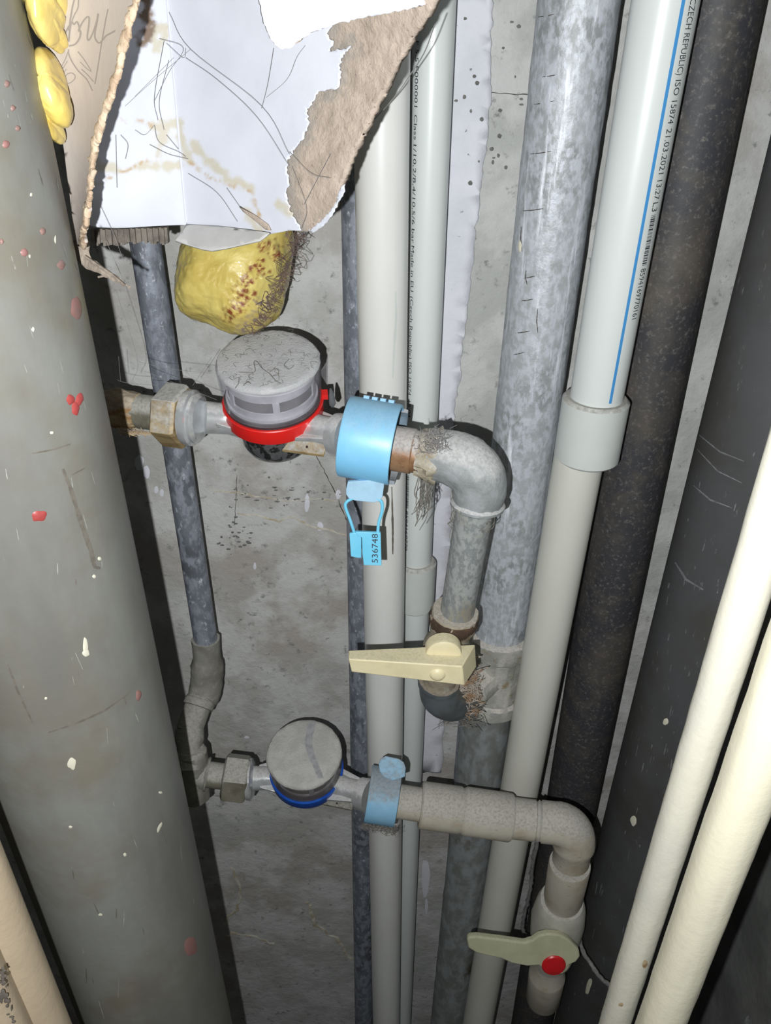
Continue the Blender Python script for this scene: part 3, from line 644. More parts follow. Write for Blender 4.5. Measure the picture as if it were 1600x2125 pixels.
# inlet pipework upper
ip = thing('inlet_pipe', 'stained pipe end wrapped in hemp left of the upper water meter', 'pipe', PU[0])
seglathe('pipe_end', PU[0]-(PU[1]-PU[0]).normalized()*.06, PU[2]+(PU[3]-PU[2])*.1, [(0, .0118), (.6, .0118), (1, .0118)], m_nutd, ip, jit=.0004)
g = G(); lathe(g, PU[0]-(PU[1]-PU[0])*.1, PU[2]-PU[0], [(0, .0135), (.004, .0142), (.009, .0136), (.013, .0131), (.017, .0126), (.022, .0119)], 64, jit=.0016); build('hemp_wrap', g, m_hemp, ip)
g = G(); random.seed(3)
for k in range(46):
    x = random.uniform(240, 300); a = W(x, 890+random.uniform(-3, 4), .503); l = random.uniform(6, 22); pts = [a, W(x+random.uniform(0, 16), 893+l*.35, .500), W(x+random.uniform(4, 34), 893+l*random.uniform(.2, .7), .500)]
    tube(g, smooth_path(pts, 4), .0003, 5)
build('hemp_fringe', g, m_hemp, ip, kind='stuff')
un = thing('union_nut', 'hexagonal brass union nut dusted grey on top, upper meter inlet', 'nut', PU[3])
a_ = W(336, 859, .512); b_ = W(388, 866, .507)
g = G(); L_ = (b_-a_).length; lathe(g, a_, b_-a_, [(0, .018), (.0, .0185), (.0022, .0222), (L_-.002, .0222), (L_, .0205)], 6, a0=.35); build('hex_body', g, m_brassn, un, bevel=.0005)
seglathe('nut_collar', b_-(b_-a_).normalized()*.0005, W(418, 869, .505), [(0, .0185), (.25, .0192), (.5, .0192), (.6, .0172), (.8, .0172), (1, .0145)], m_chrome, un, 48)
# blue clamp
pc0 = W(716, 905, .484); pc1 = W(822, 924, .478)
cl = thing('seal_clamp', 'bright blue toothed plastic clamp over the upper meter outlet', 'clamp', pc0)
g = G(); arc_band(g, pc0, pc1, .0245, .0265, math.radians(-112), math.radians(88), 48); build('front_shell', g, m_sky, cl, bevel=.0004)
g = G(); arc_band(g, pc0+(pc1-pc0)*.03, pc1+(pc1-pc0)*.09, .0235, .0258, math.radians(95), math.radians(250), 30); build('back_shell', g, m_backclip, cl)
seglathe('clamp_disc', pc0+(pc1-pc0)*.08, pc0+(pc1-pc0)*.14, [(0, .0245), (1, .0245)], m_skyd, cl)
seglathe('inner_nut', pc0+(pc1-pc0)*.12, pc1-(pc1-pc0)*.12, [(0, .0215), (1, .0215)], m_nutd, cl, 6)
axc, c1, c2 = frame(pc1-pc0, CAM-pc0)
sgn = 1 if c2.z > 0 else -1
for k in range(4):
    t = .3+k*.16
    # teeth stand along the top edge
    d = (c1*math.cos(math.radians(84))+c2*sgn*math.sin(math.radians(84))); o = pc0+(pc1-pc0)*t+d*.0266; q = axc*.0020; r_ = d*.0022; s_ = d.cross(axc)*.0030
    g = G(); hexa(g, [o-q-r_-s_, o-q+r_-s_, o+q+r_-s_, o+q-r_-s_, o-q-r_+s_, o-q+r_+s_, o+q+r_+s_, o+q-r_+s_]); build('tooth', g, m_skyd, cl, bevel=.0004)
# tab, loop and seal tag
def flat(outline, P, n, th, name, mat, par, rag=None, bevel=.0004):
    g = G(); prism(g, [Wp(x, y, P, n) for x, y in outline], -n*th); return build(name, g, mat, par, bevel=bevel)
PT = W(757, 1022, .460); NT = V((0, 1, -.25)).normalized()*-1
NT = V((0, -1, .10)).normalized()
flat([(722, 1000), (718, 1015), (718, 1026), (724, 1035), (736, 1039), (775, 1043), (788, 1040), (794, 1032), (797, 1008), (797, 995)], PT, NT, .003, 'hang_tab', m_tab, cl)
st = thing('seal_tag', 'small sky blue security seal numbered 536748 on a plastic loop', 'seal', W(757, 1175, .460), None)
g = G(); lp = [(735, 1105), (727, 1080), (717, 1052), (720, 1041), (732, 1034)]
tube(g, smooth_path([Wp(x, y, PT+V((0, .001, 0)), NT) for x, y in lp], 6), .0011, 10); build('loop', g, m_tag, st)
g = G(); lp = [(784, 1106), (786, 1085), (793, 1060), (792, 1042), (782, 1034)]
tube(g, smooth_path([Wp(x, y, PT+V((0, .001, 0)), NT) for x, y in lp], 6), .0011, 10); build('loop', g, m_tag, st)
flat([(725, 1107), (742, 1106), (750, 1117), (750, 1158), (742, 1158), (728, 1155)], PT, NT, .0022, 'latch_block', m_tag, st)
flat([(737, 1104), (790, 1106), (792, 1174), (755, 1173), (752, 1150), (751, 1116), (742, 1112)], PT+V((0, -.0006, 0)), NT, .0026, 'tag_plate', m_tag, st)
vs, fs = text_mesh('536748'); x0 = min(v[0] for v in vs); x1 = max(v[0] for v in vs)
g = G(); g.add([Wp(783-(y/.7)*12.5+0, 1168-(x-x0)/(x1-x0)*60, PT+V((0, -.0006, 0))+NT*.0002, NT) for x, y in vs], fs)
g2 = G(); g2.add([Wp(771+12.5-(1-y/.7)*12.5, 0, PT, NT) for x, y in vs[:1]], [])
g = G(); g.add([Wp(784-(1-y/.7)*-0-12.5+(-(y/.7)*12.5+12.5), 1168-(x-x0)/(x1-x0)*60, PT+V((0, -.0006, 0))+NT*.0003, NT) for x, y in vs], fs)
build('seal_number', g, m_ink, st)
# outlet branch: brass tailpiece, elbow, nipple
ob = thing('outlet_elbow', 'dusty galvanised elbow with brass tailpiece turning down from the upper meter', 'pipe fitting', W(985, 1060, .47))
seglathe('brass_tailpiece', W(800, 927, .480), W(888, 942, .474), [(0, .0150), (.65, .0150), (.68, .0140), (1, .0140)], m_brass, ob, 48, jit=.0003)
g = G(); a_ = W(868, 938, .475); b_ = W(912, 947, .472); lathe(g, a_, b_-a_, [(0, .0148), (.003, .0156), (.006, .0163), (.009, .0180), (.0125, .0178), (.015, .0162)], 56, jit=.0035); build('hemp_wrap', g, m_crust, ob)
p0 = W(894, 943, .474); pcn = W(1003, 958, .465); p1 = W(991, 1048, .463)
pa = elbow(p0, pcn, p1, .78, 16); n_ = len(pa)
rr = [.0172]+[.0172+.0014*math.sin(math.pi*i/(n_-2)) for i in range(n_-2)]+[.0158]
g = G(); tube(g, pa, rr, 48, jit=.0009); build('elbow_body', g, m_fit, ob)
u = (pa[-1]-pa[-2]).normalized(); g = G(); lathe(g, p1-u*.003, u, [(-.001, .0155), (0, .0168), (.0016, .0182), (.0034, .0180), (.0046, .0162), (.0046, .0115)], 48, jit=.0005); build('elbow_bead', g, m_fit, ob)
drops_ = [(927, 981, 4), (927, 998, 2), (1040, 1006, 2)]
nip = thing('pipe_nipple', 'short galvanised pipe hanging under the dusty elbow above the ivory lever', 'pipe', W(948, 1262, .482))
qa = W(986, 1052, .4635); qb = W(948, 1275, .482)
m_nip = M('spangled_galvanised', (168, 171, 170), (136, 140, 141), 300, .42, .6, (178, 180, 178), 300, .6, .7, rough=.55, metal=.15, bump=.0004, bsc=220, stretch=(1, 1, .5), c4=(152, 146, 130), sc4=20)
seglathe('pipe_wall', qa, qb, [(0, .0126), (.2, .0126), (.5, .0126), (1, .0126)], m_nip, nip, 40, jit=.0004)
g = G(); random.seed(9)
def hairs(g, x, y, Y, n, dx, dy, r=.00028, sp=14):
    for k in range(n):
        X = x+random.uniform(-sp, sp); e = random.uniform(.35, 1)
        pts = [W(X, y+random.uniform(-8, 5), Y), W(X+dx*.3*e+random.uniform(-5, 5), y+dy*.4*e, Y+.002), W(X+dx*.8*e+random.uniform(-8, 8), y+dy*.75*e, Y), W(X+dx*e+random.uniform(-14, 12), y+dy*e, Y-.002)]
        tube(g, smooth_path(pts, 5), r*random.uniform(.7, 1.3), 5)
hairs(g, 884, 985, .470, 26, -12, 125); hairs(g, 946, 1055, .462, 4, -16, 50, sp=5); hairs(g, 1018, 1072, .455, 14, -16, 34, sp=10)
build('loose_fibres', g, m_fibre, ob, kind='stuff')
g = G()
for k in range(110):
    x = random.gauss(903, 15); a = W(x, 905+random.uniform(-14, 30), .458); tube(g, smooth_path([a, a+V((random.uniform(-.003, .003), -.001, random.uniform(-.003, .003))), a+V((random.uniform(-.006, .006), -.001, random.uniform(-.004, .005)))], 3), .00012, 4)
build('dust_fluff', g, m_web, ob, kind='stuff')
# ivory-lever valve
v1 = thing('ball_valve', 'old rusty ball valve with a long ivory tapered lever', 'valve', W(915, 1430, .49))
va = W(945, 1268, .481); vb = W(908, 1425, .492)
seglathe('valve_body', va, vb, [(0, .0135), (.0, .0172), (.05, .0182), (.17, .0180), (.2, .0165), (.33, .0150), (.45, .0190), (.72, .0190), (.82, .0140), (1, .0142)], m_crust, v1, 40, jit=.0014)
seglathe('rust_band', va+(vb-va)*.02, va+(vb-va)*.15, [(0, .0178), (.5, .0190), (1, .0178)], m_rustdark, v1, 40, jit=.001)
g = G()
fl = [(723, 1368, .440), (959, 1383, .437), (964, 1423, .437), (729, 1395, .440)]
bk = [(723, 1349, .449), (986, 1337, .460), (989, 1384, .460), (731, 1380, .449)]
hexa(g, [W(*p) for p in fl]+[W(*p) for p in bk]); lv = build('lever', g, m_lever, v1, bevel=.0010)
hc = W(912, 1360, .452)
g = G(); lathe(g, W(921, 1362, .4475)+V((0, .011, .0)), V((0, -1, 0)), [(0, .0132), (.008, .0132), (.0100, .0128), (.011, .0110)], 40); build('lever_hub', g, m_lever, v1, bevel=.0004)
bn = (W(959, 1383, .437)-W(723, 1368, .440)).cross(W(729, 1395, .440)-W(723, 1368, .440)).normalized()
if bn.y > 0: bn = -bn
g = G(); bc = W(908, 1400, .4378); lathe(g, bc-bn*.001, bn, [(0, .0058), (.0012, .0058), (.0026, .0048), (.0034, .003), (.0036, .001)], 32); build('lever_bolt', g, m_lever, lv)
for x, y in ((731, 1357), (767, 1357)):
    pass
# elbow below the valve + hemp
eb = thing('lower_elbow', 'smooth dark galvanised elbow under the ivory lever', 'pipe fitting', W(910, 1480, .49))
g = G(); pe = elbow(vb+(va-vb)*.08, W(910, 1462, .494), W(972, 1452, .527), .75, 10); tube(g, pe, [.0160]*3+[.0165]*(len(pe)-5)+[.016, .015], 40, jit=.0004); build('elbow_body', g, m_dark_el, eb)
g = G(); lathe(g, vb+(va-vb)*.10, (vb-va), [(0, .0135), (0, .0168), (.003, .0172), (.006, .0165)], 40, jit=.0005); build('elbow_rim', g, m_dark_el, eb)
g = G(); random.seed(21)
for k in range(190):
    x = random.gauss(968, 13); y = random.gauss(1432, 26); a = W(x, y, .508-random.random()*.012)
    tube(g, smooth_path([a]+[a+V((random.uniform(-.008, .008), random.uniform(-.003, .003), random.uniform(-.009, .006))) for _ in range(2)], 3), .00035, 5)
build('hemp_tuft', g, M('pale_hemp', (176, 168, 158), (150, 120, 92), 80, rough=.95), eb, kind='stuff')
g = G()
for k in range(40):
    x = random.gauss(962, 16); y = random.gauss(1478, 8); a = W(x, y, .500)
    tube(g, smooth_path([a, W(x+random.uniform(-35, 30), y+random.uniform(0, 18), .498), W(x+random.uniform(-45, 45), y+random.uniform(0, 40), .498)], 3), .00028, 5)
build('loose_fibres', g, m_fibre, eb, kind='stuff')

# ------------------------------------------------------------------ lower meter line
pRl = W(768, 1652, .492)
ml, cl_, mcl = water_meter('smaller looking water meter with blue ring and dusty cap, lower line', (631, 1563), .512, W(520, 1615, .513), pRl, m_blue, m_clear2, m_dust2, False, hcap=.026)
g = G(); vs = []
P_ = [(p.x, p.y) for p in smooth_path([V(q) for q in ((646, 1500, 0), (644, 1516, 0), (640, 1540, 0), (646, 1565, 0), (656, 1590, 0), (666, 1615, 0))], 8)]
for i, (x, y) in enumerate(P_):
    wd = 8+2.2*noise.noise(V((i*.4, 0, 0)))-i*.05
    for s_ in (-1, 1): vs.append(Wp(x+s_*wd, y, cl_+AX*.0021, AX))
g.add(vs, [(2*i, 2*i+1, 2*i+3, 2*i+2) for i in range(len(P_)-1)]); build('wiped_streak', g, m_groove, ml)
tl = thing('tee_fitting', 'dusty steel tee joining the thin riser to the lower meter', 'pipe fitting', W(400, 1650, .51))
g = G(); a_ = W(397, 1552, .515); b_ = W(404, 1655, .509); lathe(g, a_, b_-a_, [(0, .0105), (.003, .0135), (.012, .0142), (.03, .0142), ((b_-a_).length-.003, .0148), ((b_-a_).length, .0120)], 36, jit=.0016); build('tee_body', g, m_fit2, tl)
seglathe('tee_branch', W(400, 1602, .512), W(432, 1607, .512), [(0, .0135), (.8, .0140), (.9, .0155), (1, .0150)], m_fit2, tl, 36, jit=.0012)
seglathe('nipple', W(428, 1607, .512), W(470, 1612, .513), [(0, .0118), (1, .0118)], m_nutd, tl, 36, jit=.0004)
nl = thing('union_nut', 'dusty grey hexagonal union nut at the lower meter inlet', 'nut', W(490, 1612, .513))
a_ = W(463, 1611, .513); b_ = W(515, 1617, .513); L_ = (b_-a_).length
g = G(); lathe(g, a_, b_-a_, [(0, .0185), (.002, .0225), (L_-.002, .0225), (L_, .0205)], 6, a0=.55); build('hex_body', g, m_nutd, nl, bevel=.0005)
seglathe('nut_collar', b_-(b_-a_)*.02, W(528, 1617, .513), [(0, .0188), (.6, .0188), (1, .0150)], m_chrome, nl, 40)
# lower blue clip
pc0 = W(776, 1648, .492); pc1 = W(826, 1656, .490)
c2l = thing('seal_clamp', 'faded blue plastic clamp coated in grey fluff on the lower meter outlet', 'clamp', pc0)
g = G(); e_ = (pc1-pc0); arc_band(g, pc0-e_*.25+V((0, 0, 0)), pc1-e_*.02, .0228, .0248, math.radians(-80), math.radians(118), 48); build('front_shell', g, m_skyd, c2l, bevel=.0004)
flat([(788, 1600), (786, 1586), (790, 1575), (800, 1569), (828, 1575), (838, 1582), (842, 1594), (840, 1612), (815, 1620), (796, 1612)], W(815, 1595, .481), V((0, -.75, .66)).normalized(), .003, 'finger_tab', m_skyd, c2l)
seglathe('inner_nut', pc0-e_*.15, pc1-e_*.1, [(0, .0205), (1, .0205)], m_nutd, c2l, 6)
g = G(); random.seed(4)
for k in range(130):
    x = random.uniform(750, 822); y = 1712+(x-750)*.18+random.uniform(-5, 6); a = W(x, y, .474)
    tube(g, smooth_path([a, a+V((random.uniform(-.003, .003), -.001, random.uniform(-.004, .002))), a+V((random.uniform(-.006, .006), .001, random.uniform(-.005, .003)))], 3), .00018, 4)
build('dust_fluff', g, m_fibre, c2l, kind='stuff')
# plastic branch to the right
br = thing('plastic_branch', 'dusty beige plastic pipe branch with sockets, right of the lower meter', 'pipe fitting', W(980, 1740, .48))
q = [W(822, 1662, .489), W(872, 1670, .487), W(960, 1682, .484), W(1062, 1697, .480), W(1118, 1704, .477)]
seglathe('stub_pipe', q[0], q[1]+(q[2]-q[1])*.1, [(0, .0150), (1, .0150)], m_pprd, br, 48)
seglathe('socket', q[1], q[2], [(0, .0175), (.0, .0192), (.04, .0208), (.93, .0208), (1, .0192), (1.0, .0175)], m_pprd, br, 48)
seglathe('socket', q[2]-(q[2]-q[1])*.03, q[3], [(0, .0180), (.02, .0196), (.08, .0212), (.96, .0212), (1, .0200), (1, .015)], m_pprd, br, 48)
seglathe('reducer', q[3]-(q[3]-q[2])*.03, q[4], [(0, .0182), (.85, .0180), (.9, .0168), (1, .0168)], m_pprd, br, 48)
seglathe('weld_bead', q[4]-(q[4]-q[3])*.08, q[4]+(q[4]-q[3])*.14, [(0, .0165), (.3, .0182), (.6, .0170), (1, .0182)], m_pprv, br, 48, jit=.0006)
pa = elbow(q[4]+(q[4]-q[3])*.1, W(1198, 1713, .472), W(1184, 1786, .470), .62, 14); g = G()
tube(g, pa, [.0186]*2+[.0192]*(len(pa)-4)+[.0172, .0168], 48); build('elbow_body', g, m_pprd, br)
e1b = pa[-1]; e2b = W(1164, 1885, .476)
seglathe('down_socket', e1b+(e2b-e1b)*.05, e2b, [(0, .0155), (0, .0186), (.03, .0192), (.72, .0186), (.78, .0176), (1, .0172)], m_pprd, br, 48)
v2 = thing('ball_valve', 'grey plastic ball valve with short lever and red button', 'valve', W(1150, 2030, .49))
va = W(1166, 1868, .475); vb = W(1140, 1995, .486)
seglathe('valve_body', va, vb, [(0, .016), (0, .0205), (.03, .0222), (.1, .0240), (.3, .0262), (.5, .0255), (.7, .0210), (.85, .0180), (1, .0170)], m_pprv, v2, 48, jit=.0008)
lp = W(1126, 2075, .492)
seglathe('outlet_socket', vb, lp, [(0, .015), (.25, .0168), (.3, .0192), (.34, .0196), (.95, .0186), (1, .016)], m_pprd, v2, 48)
PV = W(1150, 2003, .438); NV = V((0, -math.cos(math.radians(15)), math.sin(math.radians(15))))
ol = [(969, 1950), (974, 1945), (990, 1944), (1040, 1950), (1088, 1957), (1104, 1952), (1118, 1942), (1136, 1938), (1160, 1940), (1180, 1950), (1192, 1962), (1202, 1972), (1204, 1986), (1196, 1997), (1182, 2003), (1172, 2018), (1154, 2024), (1134, 2018), (1118, 2004), (1094, 2006), (1062, 2000), (1040, 1990), (1010, 1984), (988, 1978), (972, 1968)]
flat(ol, PV, NV, .007, 'lever', m_lever2, v2, bevel=.0020)
g = G(); lathe(g, W(1156, 1975, .468), W(1150, 1996, .438)-W(1156, 1975, .468), [(0, .0175), (.012, .0165), (.026, .0155), (.030, .0140)], 40); build('lever_hub', g, m_lever2, v2)
g = G(); lathe(g, W(1149, 2002, .4385)-NV*.003, NV, [(0, .0118), (.0040, .0116), (.0052, .0105), (.0057, .0075), (.0059, .003)], 40); build('red_button', g, m_redbtn, v2)
# cords
g = G(); tube(g, smooth_path([W(1200, 1935, .485), W(1208, 1970, .465), W(1226, 2000, .452), W(1240, 2022, .445), W(1262, 2042, .440), W(1290, 2062, .438)], 8), .0021, 12, jit=.0012); build('chalky_cord', g, m_cord, label='fuzzy grey cord from the red button valve to the cream pipe', cat='cord')
g = G(); tube(g, smooth_path([W(1115, 1745, .545), W(1104, 1800, .545), W(1100, 1850, .545), W(1088, 1900, .545), W(1086, 1935, .545), W(1100, 1942, .54)], 8), .0020, 10, jit=.0018); build('sealant_bead', g, m_cord, label='ragged pale sealant bead left of the plastic ball valve', cat='sealant')

# ------------------------------------------------------------------ foam and cardboard
foam_out = [(392, 500), (372, 545), (365, 590), (370, 628), (384, 648), (430, 668), (470, 686), (502, 694), (528, 690), (560, 664), (582, 636), (590, 600), (600, 560), (612, 510), (616, 485), (598, 470), (560, 470), (500, 478), (430, 486)]
g = blob((490, 580), foam_out, .545, .036, 180, 110, .0026, 42)
rus, fuz = [], []
rl = [[(552, 510), (575, 528)], [(540, 550), (530, 562)], [(512, 585), (500, 610), (492, 635)], [(492, 640), (472, 655)], [(500, 625), (515, 615)]]
fl_ = [[(612, 495), (606, 540), (590, 590), (562, 640)], [(550, 650), (520, 668), (505, 682)], [(540, 630), (585, 610)]]
for p in g.v:
    x, y = proj(p); rus.append(mask((x, y), rl, 14, 10, 16, .07, 2.2)); fuz.append(mask((x, y), fl_, 11, 22, 16, .06, 1.6))
g.at = {'rust': rus, 'fuzz': fuz}
fo = thing('foam_lump', 'bulging yellow foam lump with rusty stains under the torn cardboard', 'foam', W(490, 690, .545))
build('foam_body', g, m_foam, fo)
g = G(); random.seed(31)
for k in range(120):
    t = random.random(); x = 618-(t**1.6)*95+random.gauss(0, 6); y = 480+t*200+random.gauss(0, 8); a = W(x, y, .515)
    tube(g, smooth_path([a]+[a+V((random.uniform(-.007, .007), random.uniform(-.004, .002), random.uniform(-.006, .006))) for _ in range(2)], 3), .00016, 4)
build('fluff', g, M('brown_fluff', (112, 92, 84), (92, 76, 70), 90, rough=.95), fo, kind='stuff')
# foam at the upper left
fu = thing('foam_seam', 'glossy yellow foam oozing between the left drain pipe and cardboard flap', 'foam', W(110, 270, .37))
for (c_, out) in (((104, 0), [(60, -60), (112, -60), (118, 0), (115, 30), (108, 60), (102, 84), (96, 94), (82, 70), (66, 20)]),
                  ((108, 60), [(76, 30), (116, 36), (112, 72), (102, 96), (88, 84)]),
                  ((112, 190), [(86, 100), (104, 102), (116, 120), (126, 160), (132, 184), (138, 196), (141, 215), (138, 240), (132, 254), (122, 258), (108, 250), (92, 180)]),
                  ((106, 262), [(95, 240), (118, 246), (117, 268), (110, 284), (100, 280)])):
    build('foam_bead', blob(c_, out, .372, .013, 96, 50, .0016, 60), m_foam2, fu)

cb = thing('cardboard_box', 'torn white lined cardboard box hanging in the upper left', 'box', W(390, 470, .47))
def foldx(y): return 347+(387-347)*y/468
def Ybox(x, y):
    d = x-foldx(y); up = .004*math.sin(y*.012)
    if d >= 0: Y = .470-.105*(d/500)**1.15
    else: Y = .470-.022*(-d/200)
    return Y+up+.0012*noise.noise(V((x*.012, y*.012, 1)))
torn = [(680+0, -60), (690, 50), (678, 70), (692, 90), (680, 108), (714, 101), (728, 95), (708, 121), (705, 165), (700, 184), (661, 190), (648, 217), (637, 226), (641, 258), (628, 291), (601, 324), (595, 357), (601, 385), (594, 396), (604, 440), (623, 468), (626, 478)]
torn_r = ragged(torn, 4, 5, .13, 5)
ymask = lambda pls, wd, so, nz, fr=.05, pa=0: (lambda p: mask(p, pls, wd, so, nz, fr, pa))
stl = [[(245, 250), (285, 248), (320, 262)], [(200, 385), (240, 360), (262, 354), (290, 340), (332, 322)], [(395, 335), (425, 362), (470, 383), (512, 392), (527, 410), (535, 440)], [(240, 362), (222, 372)], [(532, 440), (538, 450), (540, 438)]]
st2 = [[(320, 262), (350, 258), (372, 256)], [(372, 256), (378, 300), (395, 335)], [(400, 300), (440, 340), (480, 375), (515, 388)], [(200, 345), (240, 350)], [(290, 345), (370, 345)], [(515, 440), (530, 470), (545, 480)], [(600, 440), (575, 420)]]
drt = [[(300, -20), (305, 20), (310, 60), (295, 85)]]
pal = st2+[[(330, 90), (345, 60), (320, 60), (322, 100)], [(345, 270), (330, 310)]]
A = {'stain': ymask(stl, 2.8, 5, 7, .09, 1.6), 'pale': ymask(pal, 9, 8, 10), 'dirt': ymask(drt, 11, 8, 12)}
right = [(foldx(-60), -60)]+torn_r+[(600, 478), (560, 486), (520, 481), (460, 472), (foldx(467), 467)]+[(foldx(y), y) for y in range(440, -60, -40)]
g = sheet(right, Ybox, 5, A); build('right_panel', g, m_paper, cb, solid=.0006)
left = [(foldx(-60), -60)]+[(foldx(y), y) for y in range(-20, 460, 40)]+[(foldx(467), 467), (300, 470), (240, 473), (196, 471), (160, 460), (165, 300), (200, 150), (260, -60)]
g = sheet(left, Ybox, 5, A); build('left_panel', g, m_paper, cb, solid=.0006)
# fold line ridge
g = G(); tube(g, [W(foldx(y), y, Ybox(foldx(y), y)-.0006) for y in range(-60, 470, 20)], .0007, 8); build('fold_crease', g, m_paper, cb)
# bare torn core on the right
redge = [(626, 480), (640, 478), (658, 468), (690, 440), (702, 415), (712, 385), (735, 325), (760, 275), (783, 225), (826, 138), (859, 80), (887, 41), (912, -5), (940, -60)]
core = [(640, -60), (672, 40), (662, 110), (690, 130), (685, 180), (650, 186), (620, 230), (615, 290), (585, 330), (580, 400), (592, 450), (612, 474)]+ragged(redge, 6, 2.5, .1, 8)
def Ycore(x, y): return Ybox(x, y)+.0042+.0009*noise.fractal(V((x*.05, y*.05, 4)), 1, 2, 4)
gy = lambda p: max(0, min(1, 1.3-(pl_d(p, torn)/26)+.8*noise.fractal(V((p[0]*.04, p[1]*.04, 1)), 1, 2, 3)))
g = sheet(core, Ycore, 6, {'grey': gy}); build('bare_core', g, m_core, cb, solid=.0035)
sl = ragged([(640, 479), (658, 464), (684, 440), (700, 412), (708, 388), (716, 382), (713, 402), (700, 430), (690, 448), (668, 472), (650, 484)], 5, 4, .2, 3, closed=True)
g = sheet(sl, lambda x, y: Ycore(x, y)-.0022, 5); build('liner_scrap', g, m_paper, cb, solid=.0006)
# over-lit near scrap along the top
def Yt(x, y): return .345+.00008*(x-700)+.004*noise.noise(V((x*.01, y*.01, 7)))
top = [(532, -90), (538, 0), (548, 50), (556, 68), (570, 92), (585, 102), (608, 96), (628, 80), (650, 66), (690, 52), (715, 44), (780, 30), (850, 18), (900, 6), (935, -10), (950, -90)]
g = sheet(ragged(top[:], 6, 4, .12, 3, closed=True), Yt, 9, {'dirt': ymask([[(560, 78), (600, 92), (640, 80), (690, 58)]], 2, 4, 5), 'stain': lambda p: 0, 'pale': lambda p: 0}); build('top_scrap', g, m_paper, cb, solid=.002)
# grey underside flap bottom
def Yu(x, y): return .455-.0007*(y-468)*.25
g = sheet([(387, 466), (378, 482), (364, 500), (388, 508), (420, 518), (440, 521), (470, 516), (505, 508), (540, 500), (553, 490), (560, 484), (520, 478), (460, 470)], lambda x, y: Ybox(x, y)-.00035*(y-466), 8); build('bottom_flap', g, m_under, cb, solid=.001)
# corrugated end under the left panel
g = G(); a0, a1 = W(186, 478, .452), W(345, 474, .466)
n_ = 26
for k in range(n_):
    t0, t1 = k/n_, (k+1)/n_; A_, B_ = a0.lerp(a1, t0), a0.lerp(a1, t1); up_ = AX*.0007; dn = V((0, -.002, -.0075+random.uniform(-.001, .001))); off = V((0, .0012*(k % 2)+random.uniform(0, .0012), 0))
    hexa(g, [A_+off, A_+dn+off, B_+dn+off, B_+off]+[x+V((0, .004, 0)) for x in (A_+off, A_+dn+off, B_+dn+off, B_+off)])
build('corrugated_end', g, M('grimy_corrugation', (116, 108, 100), (84, 78, 72), 60, .4, .6, (150, 136, 118), 50, .62, .7, rough=.9, bump=.0006, bsc=200), cb)
# tear near the foam
g = sheet([(497, 428), (530, 447), (556, 466), (562, 478), (552, 476), (528, 456), (505, 438)], lambda x, y: Ybox(x, y)-.0016, 5); build('tear', g, m_core, cb, solid=.001)

# left flap: printed, curls towards the pipe
fl = thing('cardboard_flap', 'beige printed cardboard flap curling down beside the left drain pipe', 'cardboard', W(170, 500, .40))
fe = [(300, -60), (288, 0), (272, 45), (262, 90), (252, 130), (240, 175), (228, 215), (216, 250), (204, 290), (197, 330), (192, 380), (188, 420), (182, 455), (177, 480), (177, 508)]
fle = [(158, 512), (154, 480), (150, 440), (143, 380), (136, 320), (126, 262), (112, 180), (96, 90), (80, -60)]
def Yfl(x, y):
    t = max(0, min(1, (y+60)/560)); xr = 300-120*t; xl = 90+65*t; s_ = (x-xl)/(xr-xl)
    return .388-.030*s_+.02*(t-.5)*.6+.006*math.sin(s_*3)
g = sheet(ragged(fe, 6, 4, .1, 6)+fle, Yfl, 8); build('flap_sheet', g, m_flap, fl, solid=.0012)
g = G(); P_ = ragged(fe, 3, 5, .08, 6); tube(g, [W(x-4, y, Yfl(x, y)-.0005) for x, y in P_], [.0021+.0009*noise.noise(V((i*.07, 0, 0))) for i in range(len(P_))], 14, flat=.6, jit=.0011); build('frayed_edge', g, m_edge, fl)
g = G(); P_ = smooth_path([W(166, 500, .392), W(170, 525, .392), (W(182, 545, .39)), W(212, 562, .386), W(240, 578, .382), W(270, 597, .378)], 8)
tube(g, P_, [.0044-.0040*i/len(P_) for i in range(len(P_))], 12, flat=.4, jit=.0012); build('curled_strip', g, m_strip, fl)
g = G(); tube(g, smooth_path([W(204, 575, .386), W(220, 572, .385), W(238, 574, .383)], 4), [.0005]*4+[.0011]*5, 8); build('strip_whisker', g, m_strip, fl)
g = G(); tube(g, smooth_path([W(176, 532, .388), W(205, 552, .385), (W(232, 570, .381)), W(258, 592, .377)], 6), .0007, 8); build('strip_whisker', g, m_strip, fl)
# lettering (upside down script) and leaf ornament, pixels /5.333 + 60 from the enlarged view
def Z(pts): return [(60+x/5.333, y/5.333) for x, y in pts]
def ink(pts, wd, name='printed_letter', close=False):
    P = [(p.x, p.y) for p in smooth_path([V((x, y, 0)) for x, y in Z(pts)], 6)]; vs = []
    for i, (x, y) in enumerate(P):
        q = P[min(i+1, len(P)-1)]; p = P[max(i-1, 0)]; dx, dy = q[0]-p[0], q[1]-p[1]; L = math.hypot(dx, dy)+1e-6; nx, ny = -dy/L, dx/L
        for s_ in (-1, 1): vs.append(W(x+nx*wd*s_, y+ny*wd*s_, Yfl(x+nx*wd*s_, y+ny*wd*s_)-.0012))
    g = G(); g.add(vs, [(2*i, 2*i+1, 2*i+3, 2*i+2) for i in range(len(P)-1)]); return build(name, g, m_print, fl)
ink([(875, 100), (850, 220), (830, 330), (800, 500), (780, 640), (750, 820), (730, 930)], 1.3)
ink([(765, 150), (750, 260), (730, 360), (735, 430), (775, 475), (820, 440), (850, 400), (920, 360), (1050, 290)], 1.7)
ink([(770, 160), (720, 330), (680, 420), (655, 445), (645, 400), (660, 290), (665, 200), (640, 190), (590, 250), (545, 340)], 1.6)
ink([(545, 345), (570, 350), (560, 420), (510, 490), (440, 510)], 1.7)
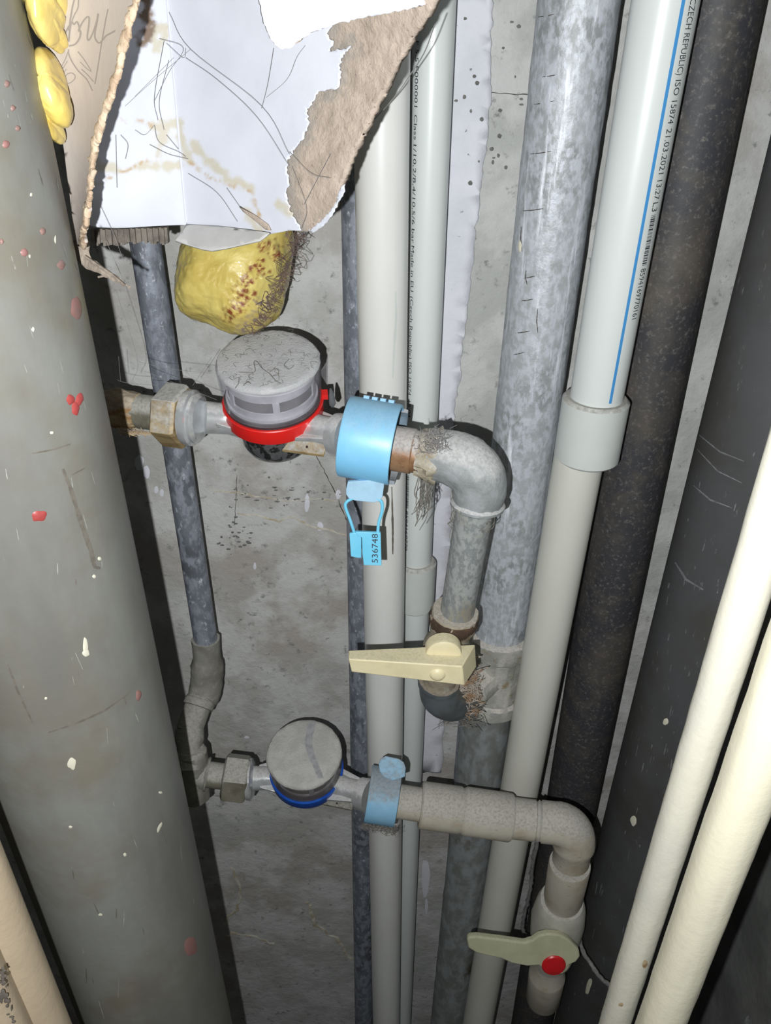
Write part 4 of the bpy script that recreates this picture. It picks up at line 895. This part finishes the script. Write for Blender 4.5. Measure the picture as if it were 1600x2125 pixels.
ink([(440, 460), (450, 350), (470, 250), (500, 270), (530, 240), (555, 300), (560, 350)], 1.6)
ink([(440, 340), (460, 200), (480, 80), (500, 0), (510, -60)], 1.6)
ink([(470, 250), (500, 170), (540, 90), (548, 0), (548, -60)], 1.2)
ink([(440, 290), (400, 370), (350, 450), (310, 530), (280, 545), (262, 510), (280, 430), (330, 380), (380, 400), (360, 330), (345, 310)], 1.7)
for pl, wd in (([(435, 545), (440, 600), (480, 690), (550, 790), (640, 880), (705, 1005)], 1.2), ([(436, 560), (400, 660), (340, 770), (325, 800)], .9), ([(540, 570), (610, 660), (690, 785)], .9), ([(565, 685), (640, 760), (692, 795)], .8), ([(580, 765), (650, 830), (715, 905)], 1.0), ([(425, 675), (380, 750), (340, 810)], .8), ([(415, 765), (370, 820), (345, 860)], .8), ([(505, 830), (470, 808), (420, 825), (388, 880), (405, 915), (450, 920), (500, 880), (510, 845), (505, 830)], .9)):
    ink(pl, wd, 'printed_ornament')
for x, y in ((395, 120), (400, 190)):
    ink([(x-8, y), (x, y-14), (x+10, y), (x, y+14), (x-8, y)], .6, 'printed_ornament')
# cobwebs
g = G(); z = lambda pts: [(x/2, y/2) for x, y in pts]
for pl in ([(700, 50), (790, 205), (1085, 440), (1200, 640)], [(770, 240), (900, 330), (1065, 485), (1200, 690)], [(790, 205), (630, 340), (520, 440)], [(1085, 450), (1110, 350), (1135, 200)], [(1105, 405), (1190, 330), (1230, 240), (1265, 190)], [(680, 170), (640, 400), (655, 500)], [(700, 250), (660, 420), (680, 540)], [(720, 240), (560, 400)], [(640, 520), (660, 590), (740, 630), (770, 650)], [(690, 560), (740, 620)], [(620, 600), (700, 640), (780, 660)], [(1200, 630), (1290, 720), (1370, 740)], [(1210, 690), (1270, 860), (1250, 950)], [(1370, 640), (1260, 850)], [(660, 160), (760, 200), (700, 300), (640, 420)], [(480, 560), (485, 780)], [(500, 560), (530, 600), (520, 660)], [(420, 860), (470, 970), (520, 1100)], [(440, 1000), (520, 1180)], [(690, 180), (760, 240), (770, 200)], [(780, 720), (900, 800), (985, 920)], [(940, 780), (1010, 880)], [(640, 520), (600, 560), (560, 540)]):
    P = z(pl); pts = []
    for x, y in P:
        yy = Ybox(x, min(y, 465)); pts.append(W(x, y, yy-.004))
    tube(g, smooth_path(pts, 6), .0001, 4)
for pl in ([(205, 720), (233, 755), (246, 790), (330, 800)], [(246, 740), (250, 790)], [(240, 600), (285, 745), (275, 790)], [(285, 750), (350, 765), (440, 775)], [(440, 740), (400, 800)], [(300, 770), (450, 830)]):
    tube(g, smooth_path([W(x, y, .49) for x, y in pl], 6), .0001, 4)
build('cobweb', g, m_web, label='dusty cobweb strands across the white cardboard', cat='cobweb', kind='stuff')
g = G(); tube(g, smooth_path([W(903, 50, .45), W(880, 110, .46), W(848, 160, .47), W(820, 200, .47), W(775, 250, .46)], 8), .0003, 5)
build('stray_thread', g, m_web, label='single dusty thread hanging across the top of the white pipes', cat='thread')
